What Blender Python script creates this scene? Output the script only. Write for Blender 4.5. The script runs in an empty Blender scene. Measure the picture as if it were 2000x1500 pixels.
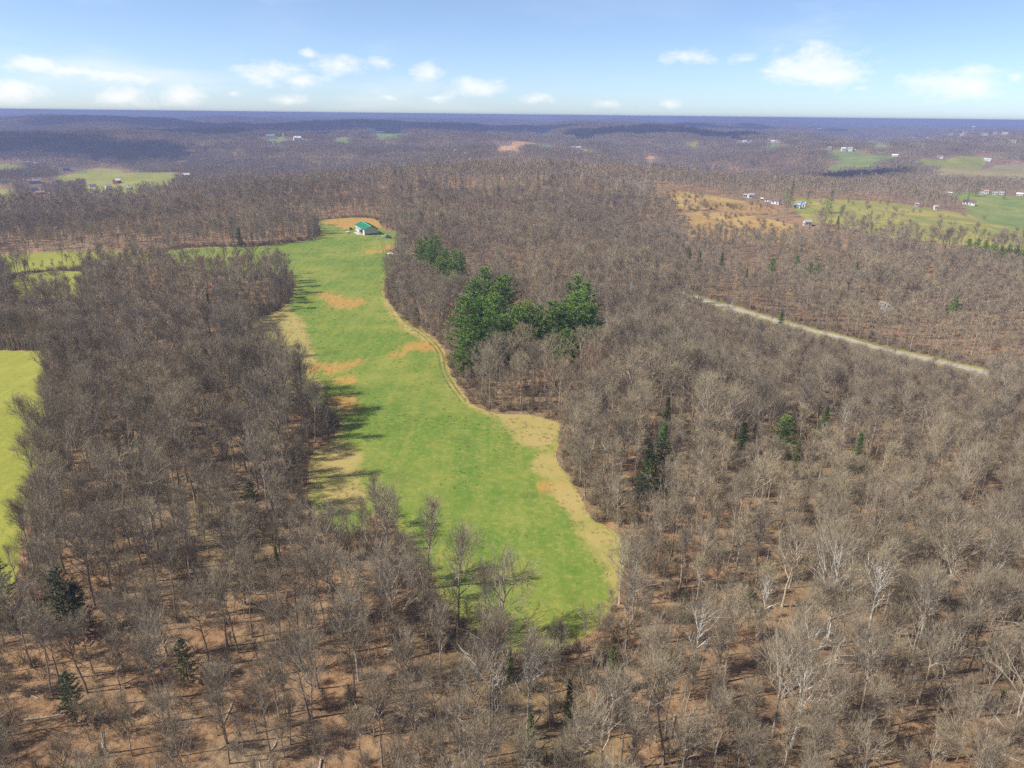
import bpy, bmesh, math, random
import numpy as np
from mathutils import Vector, Matrix, Euler
from mathutils.geometry import delaunay_2d_cdt

R = math.radians
scene = bpy.context.scene
col = scene.collection
random.seed(11)

# ------------------------------------------------------------------ camera, sky, sun, exposure
CAM_H, CAM_PITCH, CAM_ROLL = 88.0, 20.75, 0.62          # metres above the ridge field, degrees below level
cam_data = bpy.data.cameras.new('camera')
cam_data.sensor_width = 36.0
cam_data.lens = 25.0
cam_data.clip_start, cam_data.clip_end = 1.0, 60000.0
cam = bpy.data.objects.new('camera', cam_data)
col.objects.link(cam)
cam.matrix_world = Matrix.Translation((0, 0, CAM_H)) @ Matrix.Rotation(R(90 - CAM_PITCH), 4, 'X') @ Matrix.Rotation(R(CAM_ROLL), 4, 'Z')
scene.camera = cam

SUN_EL, SUN_AZ = 45.0, -104.0                             # azimuth from +Y (ahead), negative = to the left
sun_data = bpy.data.lights.new('sun', 'SUN')
sun_data.energy = 4.9
sun_data.angle = R(0.55)
sun_data.color = (1.0, 0.945, 0.86)
sun = bpy.data.objects.new('sun', sun_data)
col.objects.link(sun)
S_DIR = Vector((math.sin(R(SUN_AZ)) * math.cos(R(SUN_EL)), math.cos(R(SUN_AZ)) * math.cos(R(SUN_EL)), math.sin(R(SUN_EL))))
sun.rotation_euler = S_DIR.to_track_quat('Z', 'Y').to_euler()

vs = scene.view_settings
vs.view_transform, vs.look, vs.exposure, vs.gamma = 'Standard', 'None', 0.54, 1.0
vs.use_curve_mapping = False
scene.cycles.use_denoising = False
scene.cycles.max_bounces = 5
scene.cycles.diffuse_bounces = 3
scene.cycles.volume_bounces = 1
scene.cycles.use_adaptive_sampling = True
scene.cycles.adaptive_threshold = 0.02

world = bpy.data.worlds.new('World')
scene.world = world
world.use_nodes = True


def build_sky():
    nt = world.node_tree
    nt.nodes.clear()
    N, L = nt.nodes.new, nt.links.new
    out, bg, sky = N('ShaderNodeOutputWorld'), N('ShaderNodeBackground'), N('ShaderNodeTexSky')
    sky.sky_type = 'NISHITA'
    sky.sun_disc = False
    sky.sun_elevation = R(SUN_EL)
    sky.sun_rotation = R(SUN_AZ)
    sky.altitude = 300
    sky.air_density, sky.dust_density, sky.ozone_density = 0.6, 0.6, 4.0
    bg.inputs['Strength'].default_value = 0.120
    tc, sep = N('ShaderNodeTexCoord'), N('ShaderNodeSeparateXYZ')
    L(tc.outputs['Generated'], sep.inputs[0])

    def m(op, a, b=None, c=None):
        n = N('ShaderNodeMath')
        n.operation = op
        for i, v in enumerate((a, b, c)):
            if v is None:
                continue
            if isinstance(v, (int, float)):
                n.inputs[i].default_value = v
            else:
                L(v, n.inputs[i])
        return n.outputs[0]
    az = m('MULTIPLY', m('ARCTAN2', sep.outputs[0], sep.outputs[1]), 57.2958)
    el = m('MULTIPLY', m('ARCSINE', sep.outputs[2]), 57.2958)
    cmb = N('ShaderNodeCombineXYZ')
    L(az, cmb.inputs[0]); L(el, cmb.inputs[1])
    # small fair-weather cumulus low over the horizon: (azimuth, elevation, half width, half height, brightness)
    best = None
    for (a, e, w, h, br) in CLOUDS:
        mp = N('ShaderNodeMapping')
        mp.vector_type = 'TEXTURE'
        mp.inputs['Location'].default_value = (a, e, 0)
        mp.inputs['Scale'].default_value = (w, h, 1)
        L(cmb.outputs[0], mp.inputs['Vector'])
        ln = N('ShaderNodeVectorMath')
        ln.operation = 'LENGTH'
        L(mp.outputs[0], ln.inputs[0])
        d = m('ADD', ln.outputs['Value'], (1 - br) * 0.7)
        best = d if best is None else m('MINIMUM', best, d)

    def noise(scale, detail, rough, stretch, off=0.0):
        mp = N('ShaderNodeMapping')
        mp.inputs['Scale'].default_value = stretch
        mp.inputs['Location'].default_value = (off, off, off)
        L(cmb.outputs[0], mp.inputs['Vector'])
        n = N('ShaderNodeTexNoise')
        n.inputs['Scale'].default_value = scale
        n.inputs['Detail'].default_value = detail
        n.inputs['Roughness'].default_value = rough
        L(mp.outputs[0], n.inputs['Vector'])
        return n.outputs['Fac']

    def ramp(v, a, b, c0=0.0, c1=1.0):
        n = N('ShaderNodeMapRange')
        n.interpolation_type = 'SMOOTHSTEP'
        n.inputs['From Min'].default_value, n.inputs['From Max'].default_value = a, b
        n.inputs['To Min'].default_value, n.inputs['To Max'].default_value = c0, c1
        L(v, n.inputs['Value'])
        return n.outputs[0]
    puff = noise(1.0, 8, 0.62, (0.5, 0.9, 1))
    dens = ramp(m('ADD', best, m('MULTIPLY', m('SUBTRACT', puff, 0.5), 2.5)), 1.30, -0.10)
    dens = m('MULTIPLY', dens, 0.72)
    # thin veils and wisps over the whole sky
    wisp = ramp(noise(0.16, 5, 0.55, (0.35, 1.5, 1), 7.0), 0.52, 0.86, 0, 0.5)
    veil = ramp(noise(0.10, 4, 0.5, (0.5, 1.6, 1), 31.0), 0.5, 0.8, 0, 0.15)
    thin = m('ADD', m('MAXIMUM', wisp, veil), 0.06)
    mask = m('MAXIMUM', dens, thin)
    pale = N('ShaderNodeMix')
    pale.data_type = 'RGBA'
    L(m('MULTIPLY', mask, 1.0), pale.inputs['Factor'])
    L(sky.outputs[0], pale.inputs['A'])
    pale.inputs['B'].default_value = CLOUD_RADIANCE
    L(pale.outputs['Result'], bg.inputs['Color'])
    L(bg.outputs[0], out.inputs['Surface'])


CLOUD_RADIANCE = (6.5, 6.35, 6.25, 1)
# ------------------------------------------------------------------ the lie of the land (metres; the ridge field is level 0)
def _hash(ix, iy, s):
    n = (ix * 374761393 + iy * 668265263 + s * 1442695041) & 0x7fffffff
    n = ((n ^ (n >> 13)) * 1274126177) & 0x7fffffff
    return ((n ^ (n >> 16)) & 0xffff) / 65535.0


def vnoise(x, y, s=0):
    x = np.asarray(x, dtype=float); y = np.asarray(y, dtype=float)
    ix, iy = np.floor(x).astype(np.int64), np.floor(y).astype(np.int64)
    fx, fy = x - ix, y - iy
    fx, fy = fx * fx * fx * (fx * (fx * 6 - 15) + 10), fy * fy * fy * (fy * (fy * 6 - 15) + 10)
    a, b = _hash(ix, iy, s), _hash(ix + 1, iy, s)
    c, d = _hash(ix, iy + 1, s), _hash(ix + 1, iy + 1, s)
    return (a + (b - a) * fx) * (1 - fy) + (c + (d - c) * fx) * fy


def fbm(x, y, s=0, o=3):
    v, amp, tot = 0.0, 1.0, 0.0
    for k in range(o):
        v = v + amp * vnoise(x * 2 ** k + 17.3 * k, y * 2 ** k - 9.1 * k, s + k)
        tot += amp
        amp *= 0.5
    return v / tot


def sstep(a, b, v):
    t = np.clip((np.asarray(v, dtype=float) - a) / (b - a), 0, 1)
    return t * t * (3 - 2 * t)


HILLS = [  # x, y, height, radius along x, radius along y
    (95, 880, 30, 240, 150), (330, 700, 13, 170, 120), (235, 330, -12, 150, 120), (520, 1010, 12, 260, 150), (60, 1330, -40, 420, 190), (-560, 1560, 24, 420, 240),
    (-800, 1050, -14, 260, 170), (430, 1400, 22, 380, 200), (1080, 1500, 14, 350, 220), (1350, 2330, 44, 560, 380),
    (-1500, 2700, 46, 620, 420), (-900, 2350, 20, 420, 330), (-80, 2900, 36, 520, 420), (-1500, 1900, -30, 500, 260),
    (950, 3600, 46, 620, 500), (-950, 4300, 44, 700, 520), (150, 4900, 42, 800, 600), (2500, 4200, 40, 800, 600),
    (-2600, 4600, 55, 900, 700), (1300, 1900, -30, 600, 190), (700, 2500, -14, 500, 260), (1650, 1250, 18, 350, 240),
]


def terrain(x, y):
    x = np.asarray(x, dtype=float); y = np.asarray(y, dtype=float)
    r = np.hypot(x, y)
    w = sstep(750, 1500, r)
    s = x - (28 - 0.25 * y)
    side = -15 * sstep(55, 320, s) - 9 * sstep(70, 260, -s)
    near = side + (fbm(x / 95, y / 95, 3) - 0.5) * (2.0 + 5.0 * sstep(60, 160, np.abs(s)))
    far = (fbm(x / 1500, y / 1500, 21) - 0.5) * 100 + (fbm(x / 520, y / 520, 41, 4) - 0.5) * 98 - 34
    z = near * (1 - w) + far * w
    for (hx, hy, h, sx, sy) in HILLS:
        z = z + h * np.exp(-((x - hx) / sx) ** 2 - ((y - hy) / sy) ** 2)
    z = z + sstep(6500, 14000, r) * (12 + (fbm(x / 4200, y / 3000, 61) - 0.5) * 90)
    z = np.where((r > 1500) & (z > 34), 34 + (z - 34) * 0.35, z)
    return z


# ------------------------------------------------------------------ survey of the place, in metres (x to the side, y ahead)
FIELDS = {
    'main': ('green', [(4.3, 97.7), (-2.7, 102.1), (-11.0, 110.4), (-18.0, 122.9), (-24.5, 137.1), (-31.1, 149.9), (-33.3, 135.6), (-40.5, 137.9), (-48.2, 147.8), (-56.0, 175.4), (-50.7, 185.5), (-53.0, 202.2), (-65.5, 210.1), (-78.0, 221.8), (-97.4, 252.8), (-112.2, 291.5), (-116.3, 314.5), (-110.3, 337.5), (-117.6, 377.7), (-132.4, 417.2), (-135.3, 404.1), (-170.8, 412.5), (-204.6, 420.8), (-249.0, 500.3), (-213.8, 493.2), (-178.7, 494.5), (-162.5, 511.7), (-145.6, 528.4), (-149.5, 558.7), (-162.7, 597.4), (-167.7, 624.9), (-159.9, 638.7), (-138.0, 642.2), (-117.3, 628.6), (-109.7, 595.0), (-103.5, 574.0), (-87.5, 562.7), (-83.1, 546.1), (-81.1, 519.2), (-82.0, 489.6), (-71.8, 435.5), (-72.4, 405.0), (-70.1, 379.6), (-62.8, 347.7), (-49.0, 311.1), (-32.8, 288.7), (-26.2, 268.4), (-21.7, 239.3), (-13.0, 215.2), (-6.4, 207.2), (6.6, 207.1), (16.7, 200.6), (15.4, 192.1), (12.4, 179.9), (12.5, 173.6), (15.1, 166.1), (17.0, 157.8), (18.4, 145.4), (22.7, 141.1), (27.0, 135.0), (24.3, 126.3), (18.9, 110.1), (13.1, 103.7)]),
    'left': ('lime', [(-306.3, 283.5), (-236.6, 283.2), (-200.7, 278.3), (-189.2, 276.0), (-166.4, 236.8), (-153.6, 214.9), (-138.4, 193.8), (-128.2, 172.4), (-123.3, 160.6), (-113.3, 144.0), (-102.0, 124.0), (-94.2, 110.3), (-95.9, 104.5), (-141.1, 113.7)]),
    'leftmid': ('lime', [(-300.5, 418.1), (-304.8, 443.7), (-292.8, 450.8), (-268.0, 441.3), (-225.8, 373.9), (-233.6, 361.0), (-246.7, 356.4), (-256.9, 355.8)]),
    'leftstrip': ('lime', [(-414.8, 497.0), (-372.0, 513.7), (-315.8, 513.7), (-253.1, 506.1), (-220.1, 440.3), (-281.7, 456.8), (-327.7, 450.7), (-366.9, 438.2)]),
    'village': ('lime', [(-928.6, 1472.5), (-1218.9, 2033.1), (-1203.1, 2108.7), (-1076.4, 2058.8), (-737.0, 1623.1), (-706.1, 1587.3), (-500.9, 1074.6), (-484.7, 986.3), (-503.5, 955.8), (-578.8, 1031.6), (-848.6, 1425.7)]),
    'villagelow': ('lime', [(-1016.3, 1365.2), (-966.6, 1376.6), (-938.9, 1380.6), (-632.7, 933.5), (-556.0, 788.7), (-633.1, 846.8)]),
    'villagetop': ('lime', [(-1482.6, 2013.4), (-1425.7, 2053.4), (-1373.2, 2077.9), (-1348.6, 2059.9), (-1306.8, 1935.8), (-1399.5, 1896.0)]),
    'ridge_a': ('green', [(-849.1, 2555.2), (-840.1, 2605.7), (-819.8, 2632.6), (-779.6, 2580.5), (-744.5, 2428.2), (-782.1, 2410.9)]),
    'ridge_b': ('green', [(-756.0, 2570.8), (-747.1, 2602.6), (-718.4, 2587.3), (-694.0, 2449.1)]),
    'ridge_c': ('green', [(-668.5, 2745.3), (-643.6, 2802.4), (-599.2, 2755.2), (-548.2, 2471.0), (-586.5, 2454.2)]),
    'ridge_d': ('green', [(-802.1, 4026.2), (-765.0, 4124.3), (-679.5, 4077.9), (-400.0, 2866.2), (-369.3, 2544.4), (-424.5, 2541.9), (-491.3, 2624.4)]),
    'stubble': ('brown', [(-74.4, 2531.2), (-35.2, 2574.6), (26.0, 2542.3), (35.6, 2162.7), (5.9, 1680.2), (-35.5, 1730.1)]),
    'stubble_b': ('brown', [(-18.0, 2614.0), (27.1, 2671.5), (81.6, 2857.8), (55.2, 2188.7), (-0.1, 2140.4)]),
    'mid_a': ('green', [(-35.7, 4255.1), (14.2, 4558.7), (36.7, 4280.3), (31.0, 3095.5), (-12.2, 3388.5)]),
    'mid_b': ('green', [(93.7, 4224.3), (143.3, 4254.9), (188.5, 4166.5), (148.2, 3266.6), (83.1, 3074.7)]),
    'mid_c': ('lime', [(251.2, 3274.1), (300.2, 3275.6), (315.7, 3095.7), (275.9, 2795.5), (221.2, 2779.5)]),
    'mid_d': ('green', [(66.4, 2632.8), (139.2, 2722.6), (110.6, 2101.2), (61.0, 2074.3)]),
    'mid_e': ('lime', [(210.1, 2418.2), (244.2, 2411.5), (201.6, 1947.0), (172.9, 1924.2)]),
    'far_a': ('lime', [(634.4, 2863.9), (687.1, 2941.2), (730.7, 2963.7), (620.0, 2544.3), (575.4, 2545.5)]),
    'far_b': ('green', [(985.6, 3006.9), (1038.3, 3006.3), (1053.4, 2853.4), (782.2, 2160.5), (883.9, 2615.7)]),
    'far_c': ('lime', [(2003.5, 4329.2), (2113.4, 4344.5), (1818.2, 3709.3), (1814.3, 3543.1), (1053.3, 2098.9), (1006.7, 2121.8)]),
    'hill_a': ('green', [(803.0, 1916.3), (867.0, 1986.2), (932.2, 2043.8), (986.0, 2035.6), (1053.8, 2030.7), (958.2, 1883.9), (830.0, 1732.7), (786.2, 1739.0), (764.7, 1786.6)]),
    'hill_b': ('green', [(899.7, 2190.7), (945.2, 2177.8), (1005.4, 2113.7), (915.6, 1950.4), (873.8, 2008.2), (855.7, 2059.7)]),
    'hill_c': ('lime', [(1081.1, 2017.8), (1209.3, 2061.7), (1306.1, 2154.7), (1360.3, 2146.2), (1331.8, 2096.5), (993.0, 1649.6), (949.5, 1671.8), (938.5, 1733.9)]),
    'hill_d': ('tan', [(936.1, 1666.6), (1066.4, 1767.5), (1310.2, 2058.8), (1423.9, 2082.6), (1595.5, 2084.2), (1083.6, 1403.4), (916.2, 1329.2), (866.3, 1351.9), (838.4, 1384.3), (790.2, 1384.9)]),
    'valley': ('olive', [(304.6, 828.1), (346.5, 845.2), (382.8, 859.9), (440.2, 877.8), (468.9, 849.5), (496.0, 843.7), (506.3, 820.4), (518.9, 784.9), (528.6, 749.7), (574.6, 739.1), (443.9, 568.6), (404.9, 571.2), (369.0, 579.4), (344.3, 594.5), (322.2, 601.1), (308.9, 628.3), (290.6, 648.7), (265.3, 666.9)]),
    'farmyard': ('green', [(579.9, 983.0), (610.3, 999.9), (660.6, 1017.7), (696.9, 1002.2), (748.0, 994.9), (539.1, 710.2), (490.0, 698.1), (486.6, 723.3), (485.4, 758.8), (576.8, 940.9)]),
    'scrub_top': ('orange', [(153.3, 800.9), (167.3, 810.3), (194.7, 818.9), (220.6, 796.5), (251.7, 770.0), (262.1, 736.2), (257.5, 700.2), (233.5, 710.1), (203.9, 731.1), (173.0, 730.8), (151.5, 739.3)]),
    'scrub_low': ('orange', [(158.8, 715.8), (188.0, 729.1), (220.0, 715.0), (233.6, 694.5), (249.6, 669.7), (259.3, 647.5), (222.9, 579.2), (181.9, 586.5), (156.7, 602.9), (148.7, 633.8)]),
    'clearing': ('brown', [(399.9, 2300.0), (421.3, 2334.5), (433.3, 2311.0), (413.6, 2202.9), (387.7, 2193.7)]),
}
DRY = [
    [(-114.5, 292.9), (-119.3, 319.7), (-111.2, 340.4), (-92.4, 307.0), (-78.2, 265.4), (-68.0, 233.6), (-62.0, 222.5), (-48.0, 208.6), (-49.4, 203.5), (-64.3, 205.5), (-78.0, 218.6), (-98.9, 251.5)],
    [(-57.0, 176.9), (-50.1, 186.2), (-41.9, 177.7), (-36.6, 159.2), (-36.1, 146.7), (-44.1, 149.9), (-54.8, 163.8)],
    [(-5.1, 208.1), (6.6, 208.9), (17.9, 201.5), (16.1, 192.1), (12.0, 185.5), (6.0, 183.7), (0.9, 186.7), (-3.0, 197.4)],
    [(5.2, 173.3), (9.2, 181.3), (13.0, 176.7), (15.7, 166.1), (19.0, 145.5), (27.8, 136.0), (25.6, 125.5), (22.2, 116.9), (19.4, 123.5), (17.2, 132.7), (13.7, 146.5), (9.4, 160.4)],
    [(-74.8, 398.4), (-62.4, 337.8), (-47.3, 298.9), (-32.6, 277.2), (-27.6, 261.9), (-23.3, 236.6), (-13.9, 211.4), (-6.6, 203.7), (-6.2, 210.8), (-20.3, 240.5), (-24.5, 268.5), (-32.1, 292.6), (-48.5, 315.4)],
]
STRAW = [
    [(-102.8, 364.1), (-97.8, 368.0), (-92.4, 356.5), (-88.1, 361.0), (-83.4, 351.6), (-78.2, 354.0), (-72.1, 345.1), (-76.9, 337.7), (-80.8, 330.7), (-89.6, 339.8), (-94.7, 351.0)],
    [(-74.8, 249.1), (-69.8, 254.2), (-65.1, 252.1), (-60.8, 257.1), (-57.0, 259.7), (-58.4, 250.6), (-62.1, 244.2), (-66.9, 242.3), (-72.6, 244.1)],
    [(-62.5, 235.5), (-58.1, 239.4), (-56.0, 234.7), (-60.5, 232.4)],
    [(-61.5, 217.9), (-53.5, 222.9), (-48.2, 212.1), (-53.8, 207.6), (-58.2, 210.4)],
    [(-44.0, 273.5), (-41.0, 282.2), (-34.0, 284.2), (-28.3, 273.5), (-30.2, 268.0), (-37.1, 271.3)],
    [(-163.6, 609.0), (-160.7, 642.1), (-139.2, 648.5), (-116.0, 631.4), (-107.9, 589.7), (-113.7, 575.8), (-127.0, 588.7), (-133.9, 574.8), (-147.5, 595.7)],
    [(7.1, 161.0), (10.7, 164.4), (13.4, 163.8), (12.0, 160.4), (8.8, 158.8)],
    [(-102.0, 489.2), (-91.0, 496.9), (-87.0, 481.8), (-96.7, 478.1)],
    [(-92.2, 507.8), (-85.1, 520.7), (-77.8, 509.5), (-80.7, 485.8), (-86.6, 485.6)],
    [(-34.2, 292.4), (-27.9, 283.3), (-23.0, 262.3), (-24.2, 259.1), (-28.7, 273.4)],
    [(-47.6, 266.6), (-44.4, 268.1), (-44.0, 262.9), (-46.8, 262.7)],
]
ROAD = [(98.1, 414.0), (109.8, 399.4), (127.0, 382.3), (146.1, 370.9), (166.2, 358.4), (182.5, 346.4), (201.5, 337.0), (217.6, 328.8), (229.0, 320.7), (238.6, 311.0), (249.6, 293.9), (264.7, 271.5)]
# evergreens: x, y, height, kind (p pine, s spruce, c cedar)
EVERGREENS = [
    (-17.7, 262.7, 25.1, 'p'), (-15.6, 284.4, 26.4, 'p'), (-12.0, 301.1, 27.7, 'p'), (-5.9, 290.4, 26.4, 'p'), (-3.3, 308.2, 23.8, 'p'), (-15.3, 248.6, 21.1, 'p'),
    (-8.7, 250.1, 22.4, 'p'), (-4.4, 255.1, 19.8, 'p'), (1.9, 254.3, 23.8, 'p'), (5.8, 259.3, 23.8, 'p'), (9.7, 255.9, 22.4, 'p'), (14.5, 254.9, 25.1, 'p'),
    (18.8, 258.7, 23.8, 'p'), (24.1, 265.5, 26.4, 'p'), (30.0, 285.6, 26.4, 'p'), (27.7, 300.4, 26.4, 'p'), (19.9, 248.2, 17.2, 'p'), (30.5, 269.2, 21.1, 'p'),
    (-12.2, 264.4, 23.8, 'p'), (-17.6, 240.7, 15.8, 'p'), (-7.4, 272.5, 23.8, 'p'), (-55.5, 423.3, 18.5, 'p'), (-47.8, 409.2, 19.8, 'p'), (-46.0, 424.0, 21.1, 'p'),
    (-37.0, 388.6, 18.5, 'p'), (-31.3, 374.9, 21.1, 'p'), (-28.5, 384.8, 18.5, 'p'), (-53.6, 438.9, 17.2, 'p'), (-39.9, 383.3, 15.8, 'p'), (-189.1, 493.9, 13.2, 's'),
    (-141.2, 321.2, 9.6, 's'), (175.0, 477.9, 14.4, 'p'), (202.0, 505.9, 12, 'p'), (207.6, 481.6, 12, 'p'), (203.5, 483.8, 12, 'p'), (238.5, 490.9, 12, 'p'),
    (141.6, 481.7, 14.4, 's'), (256.6, 403.6, 15.6, 'p'), (137.2, 351.9, 12, 's'), (130.2, 495.7, 12, 's'), (124.1, 500.3, 12, 's'), (149.9, 452.8, 12, 's'),
    (76.3, 181.1, 13.2, 'p'), (64.1, 179.2, 12, 's'), (37.7, 160.2, 18, 's'), (33.9, 156.9, 14.4, 's'), (30.9, 149.4, 9.6, 'm'), (94.7, 197.1, 12, 's'),
    (95.2, 176.3, 12, 's'), (75.7, 169.5, 12, 'c'), (-78.1, 102.4, 14.4, 'm'), (-76.2, 103.1, 10.8, 'm'), (-94.8, 109.9, 12, 'm'), (-59.7, 143.2, 9.6, 'm'),
    (-47.0, 121.2, 7.2, 'c'), (-53.0, 92.4, 8.4, 'm'), (3.2, 77.3, 9.6, 'c'), (9.3, 84.9, 8.4, 'c'), (16.7, 91.3, 9.6, 'c'), (32.0, 108.3, 7.2, 'c'),
    (46.1, 112.1, 4.8, 'm'), (-66.1, 83.2, 9.6, 'm'), (0.1, 93.5, 7.2, 'c'), (46.3, 194.8, 12, 's'), (354.0, 556.8, 12, 'p'), (360.7, 557.2, 12, 'p'),
    (364.5, 552.8, 12, 'p'), (367.2, 546.9, 12, 'p'), (366.3, 535.8, 12, 'p'), (375.1, 540.5, 12, 'p'), (379.6, 538.4, 12, 'p'), (382.3, 533.5, 12, 'p'),
    (90.9, 771.8, 16.8, 'p'), (84.1, 768.2, 15.6, 'p'), (112.0, 788.2, 15.6, 'p'), (-61.1, 766.8, 14.4, 's'), (-46.1, 765.8, 13.2, 'p'), (-17.6, 784.2, 13.2, 'p'),
    (-66.1, 762.1, 13.2, 's'), (-844.3, 1399.0, 14.4, 's'), (-1398.7, 2059.8, 16.8, 's'), (-1385.8, 2061.3, 14.4, 's'), (-1277.0, 2082.9, 16.8, 's'), (382.3, 2309.7, 26.4, 'p'),
    (391.2, 2305.5, 24, 'p'), (986.9, 3065.9, 31.2, 's'), (1041.6, 3117.3, 31.2, 's'), (545.3, 2395.5, 15.6, 's'), (-259.8, 1459.1, 16.8, 's'), (-144.8, 896.9, 18, 's'),
    (-140.9, 916.4, 15.6, 's'), (-257.2, 1550.6, 16.8, 's'), (-300.5, 1708.0, 16.8, 'p'), (-289.8, 1729.8, 16.8, 'p'), (-259.0, 1639.7, 16.8, 'p'), (-324.5, 1811.1, 16.8, 'p'),
    (-332.6, 1974.3, 19.2, 'p'), (-322.8, 2018.0, 19.2, 's'), (-378.6, 1915.2, 16.8, 's'), (-306.5, 2020.8, 16.8, 'p'), (-213.0, 1903.6, 18, 'p'), (-213.1, 2004.0, 18, 'p'),
    (-178.3, 1870.0, 20.4, 's'), (-185.1, 1834.4, 18, 'p'), (-163.3, 1803.0, 14.4, 'p'), (-118.6, 1862.0, 21.6, 'p'), (-107.5, 1803.2, 21.6, 'p'), (-102.8, 1853.8, 21.6, 'p'),
    (-121.0, 2526.8, 24, 's'), (-130.4, 2542.6, 24, 'p'), (-90.9, 2658.5, 26.4, 's'), (-103.7, 2662.6, 26.4, 'p'), (-47.9, 2594.1, 21.6, 's'), (-211.8, 2477.9, 21.6, 'p'),
    (-202.3, 2486.5, 21.6, 'p'), (58.3, 3461.6, 33.6, 's'), (39.1, 3431.2, 31.2, 'p'), (35.0, 4042.5, 33.6, 's'), (244.6, 2872.6, 19.2, 's'), (272.2, 2874.6, 19.2, 's'),
    (303.1, 2870.2, 19.2, 's'), (-28.4, 882.6, 14.4, 'p'), (-11.7, 872.5, 12, 'p'), (0.4, 876.5, 12, 'p'), (12.4, 867.8, 12, 'p'), (285.3, 753.4, 24, 's'),
    (277.7, 743.9, 19.2, 'p'), (309.9, 771.6, 15.6, 's'), (311.0, 716.6, 21.6, 's'), (304.2, 709.6, 18, 'p'), (284.7, 635.6, 12, 's'), (612.6, 974.1, 15.6, 'p'),
    (605.2, 969.6, 13.2, 'p'), (586.4, 946.0, 12, 's'), (643.3, 962.5, 12, 's'),
]
STANDS = [
    ([(-1030.1, 2156.3), (-1049.5, 2262.9), (-1007.7, 2320.3), (-961.5, 2331.9), (-930.0, 2235.6), (-939.1, 2146.8), (-956.0, 2100.5)], 34, 15),
    ([(-869.6, 2240.7), (-848.5, 2247.0), (-752.4, 2132.6), (-740.5, 2081.0), (-794.0, 2116.5)], 12, 14),
    ([(1511.4, 2327.8), (1554.8, 2389.0), (1586.0, 2388.8), (1547.5, 2316.6)], 8, 24),
    ([(739.7, 3304.6), (804.2, 3382.6), (798.1, 3275.9)], 6, 30),
]
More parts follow.
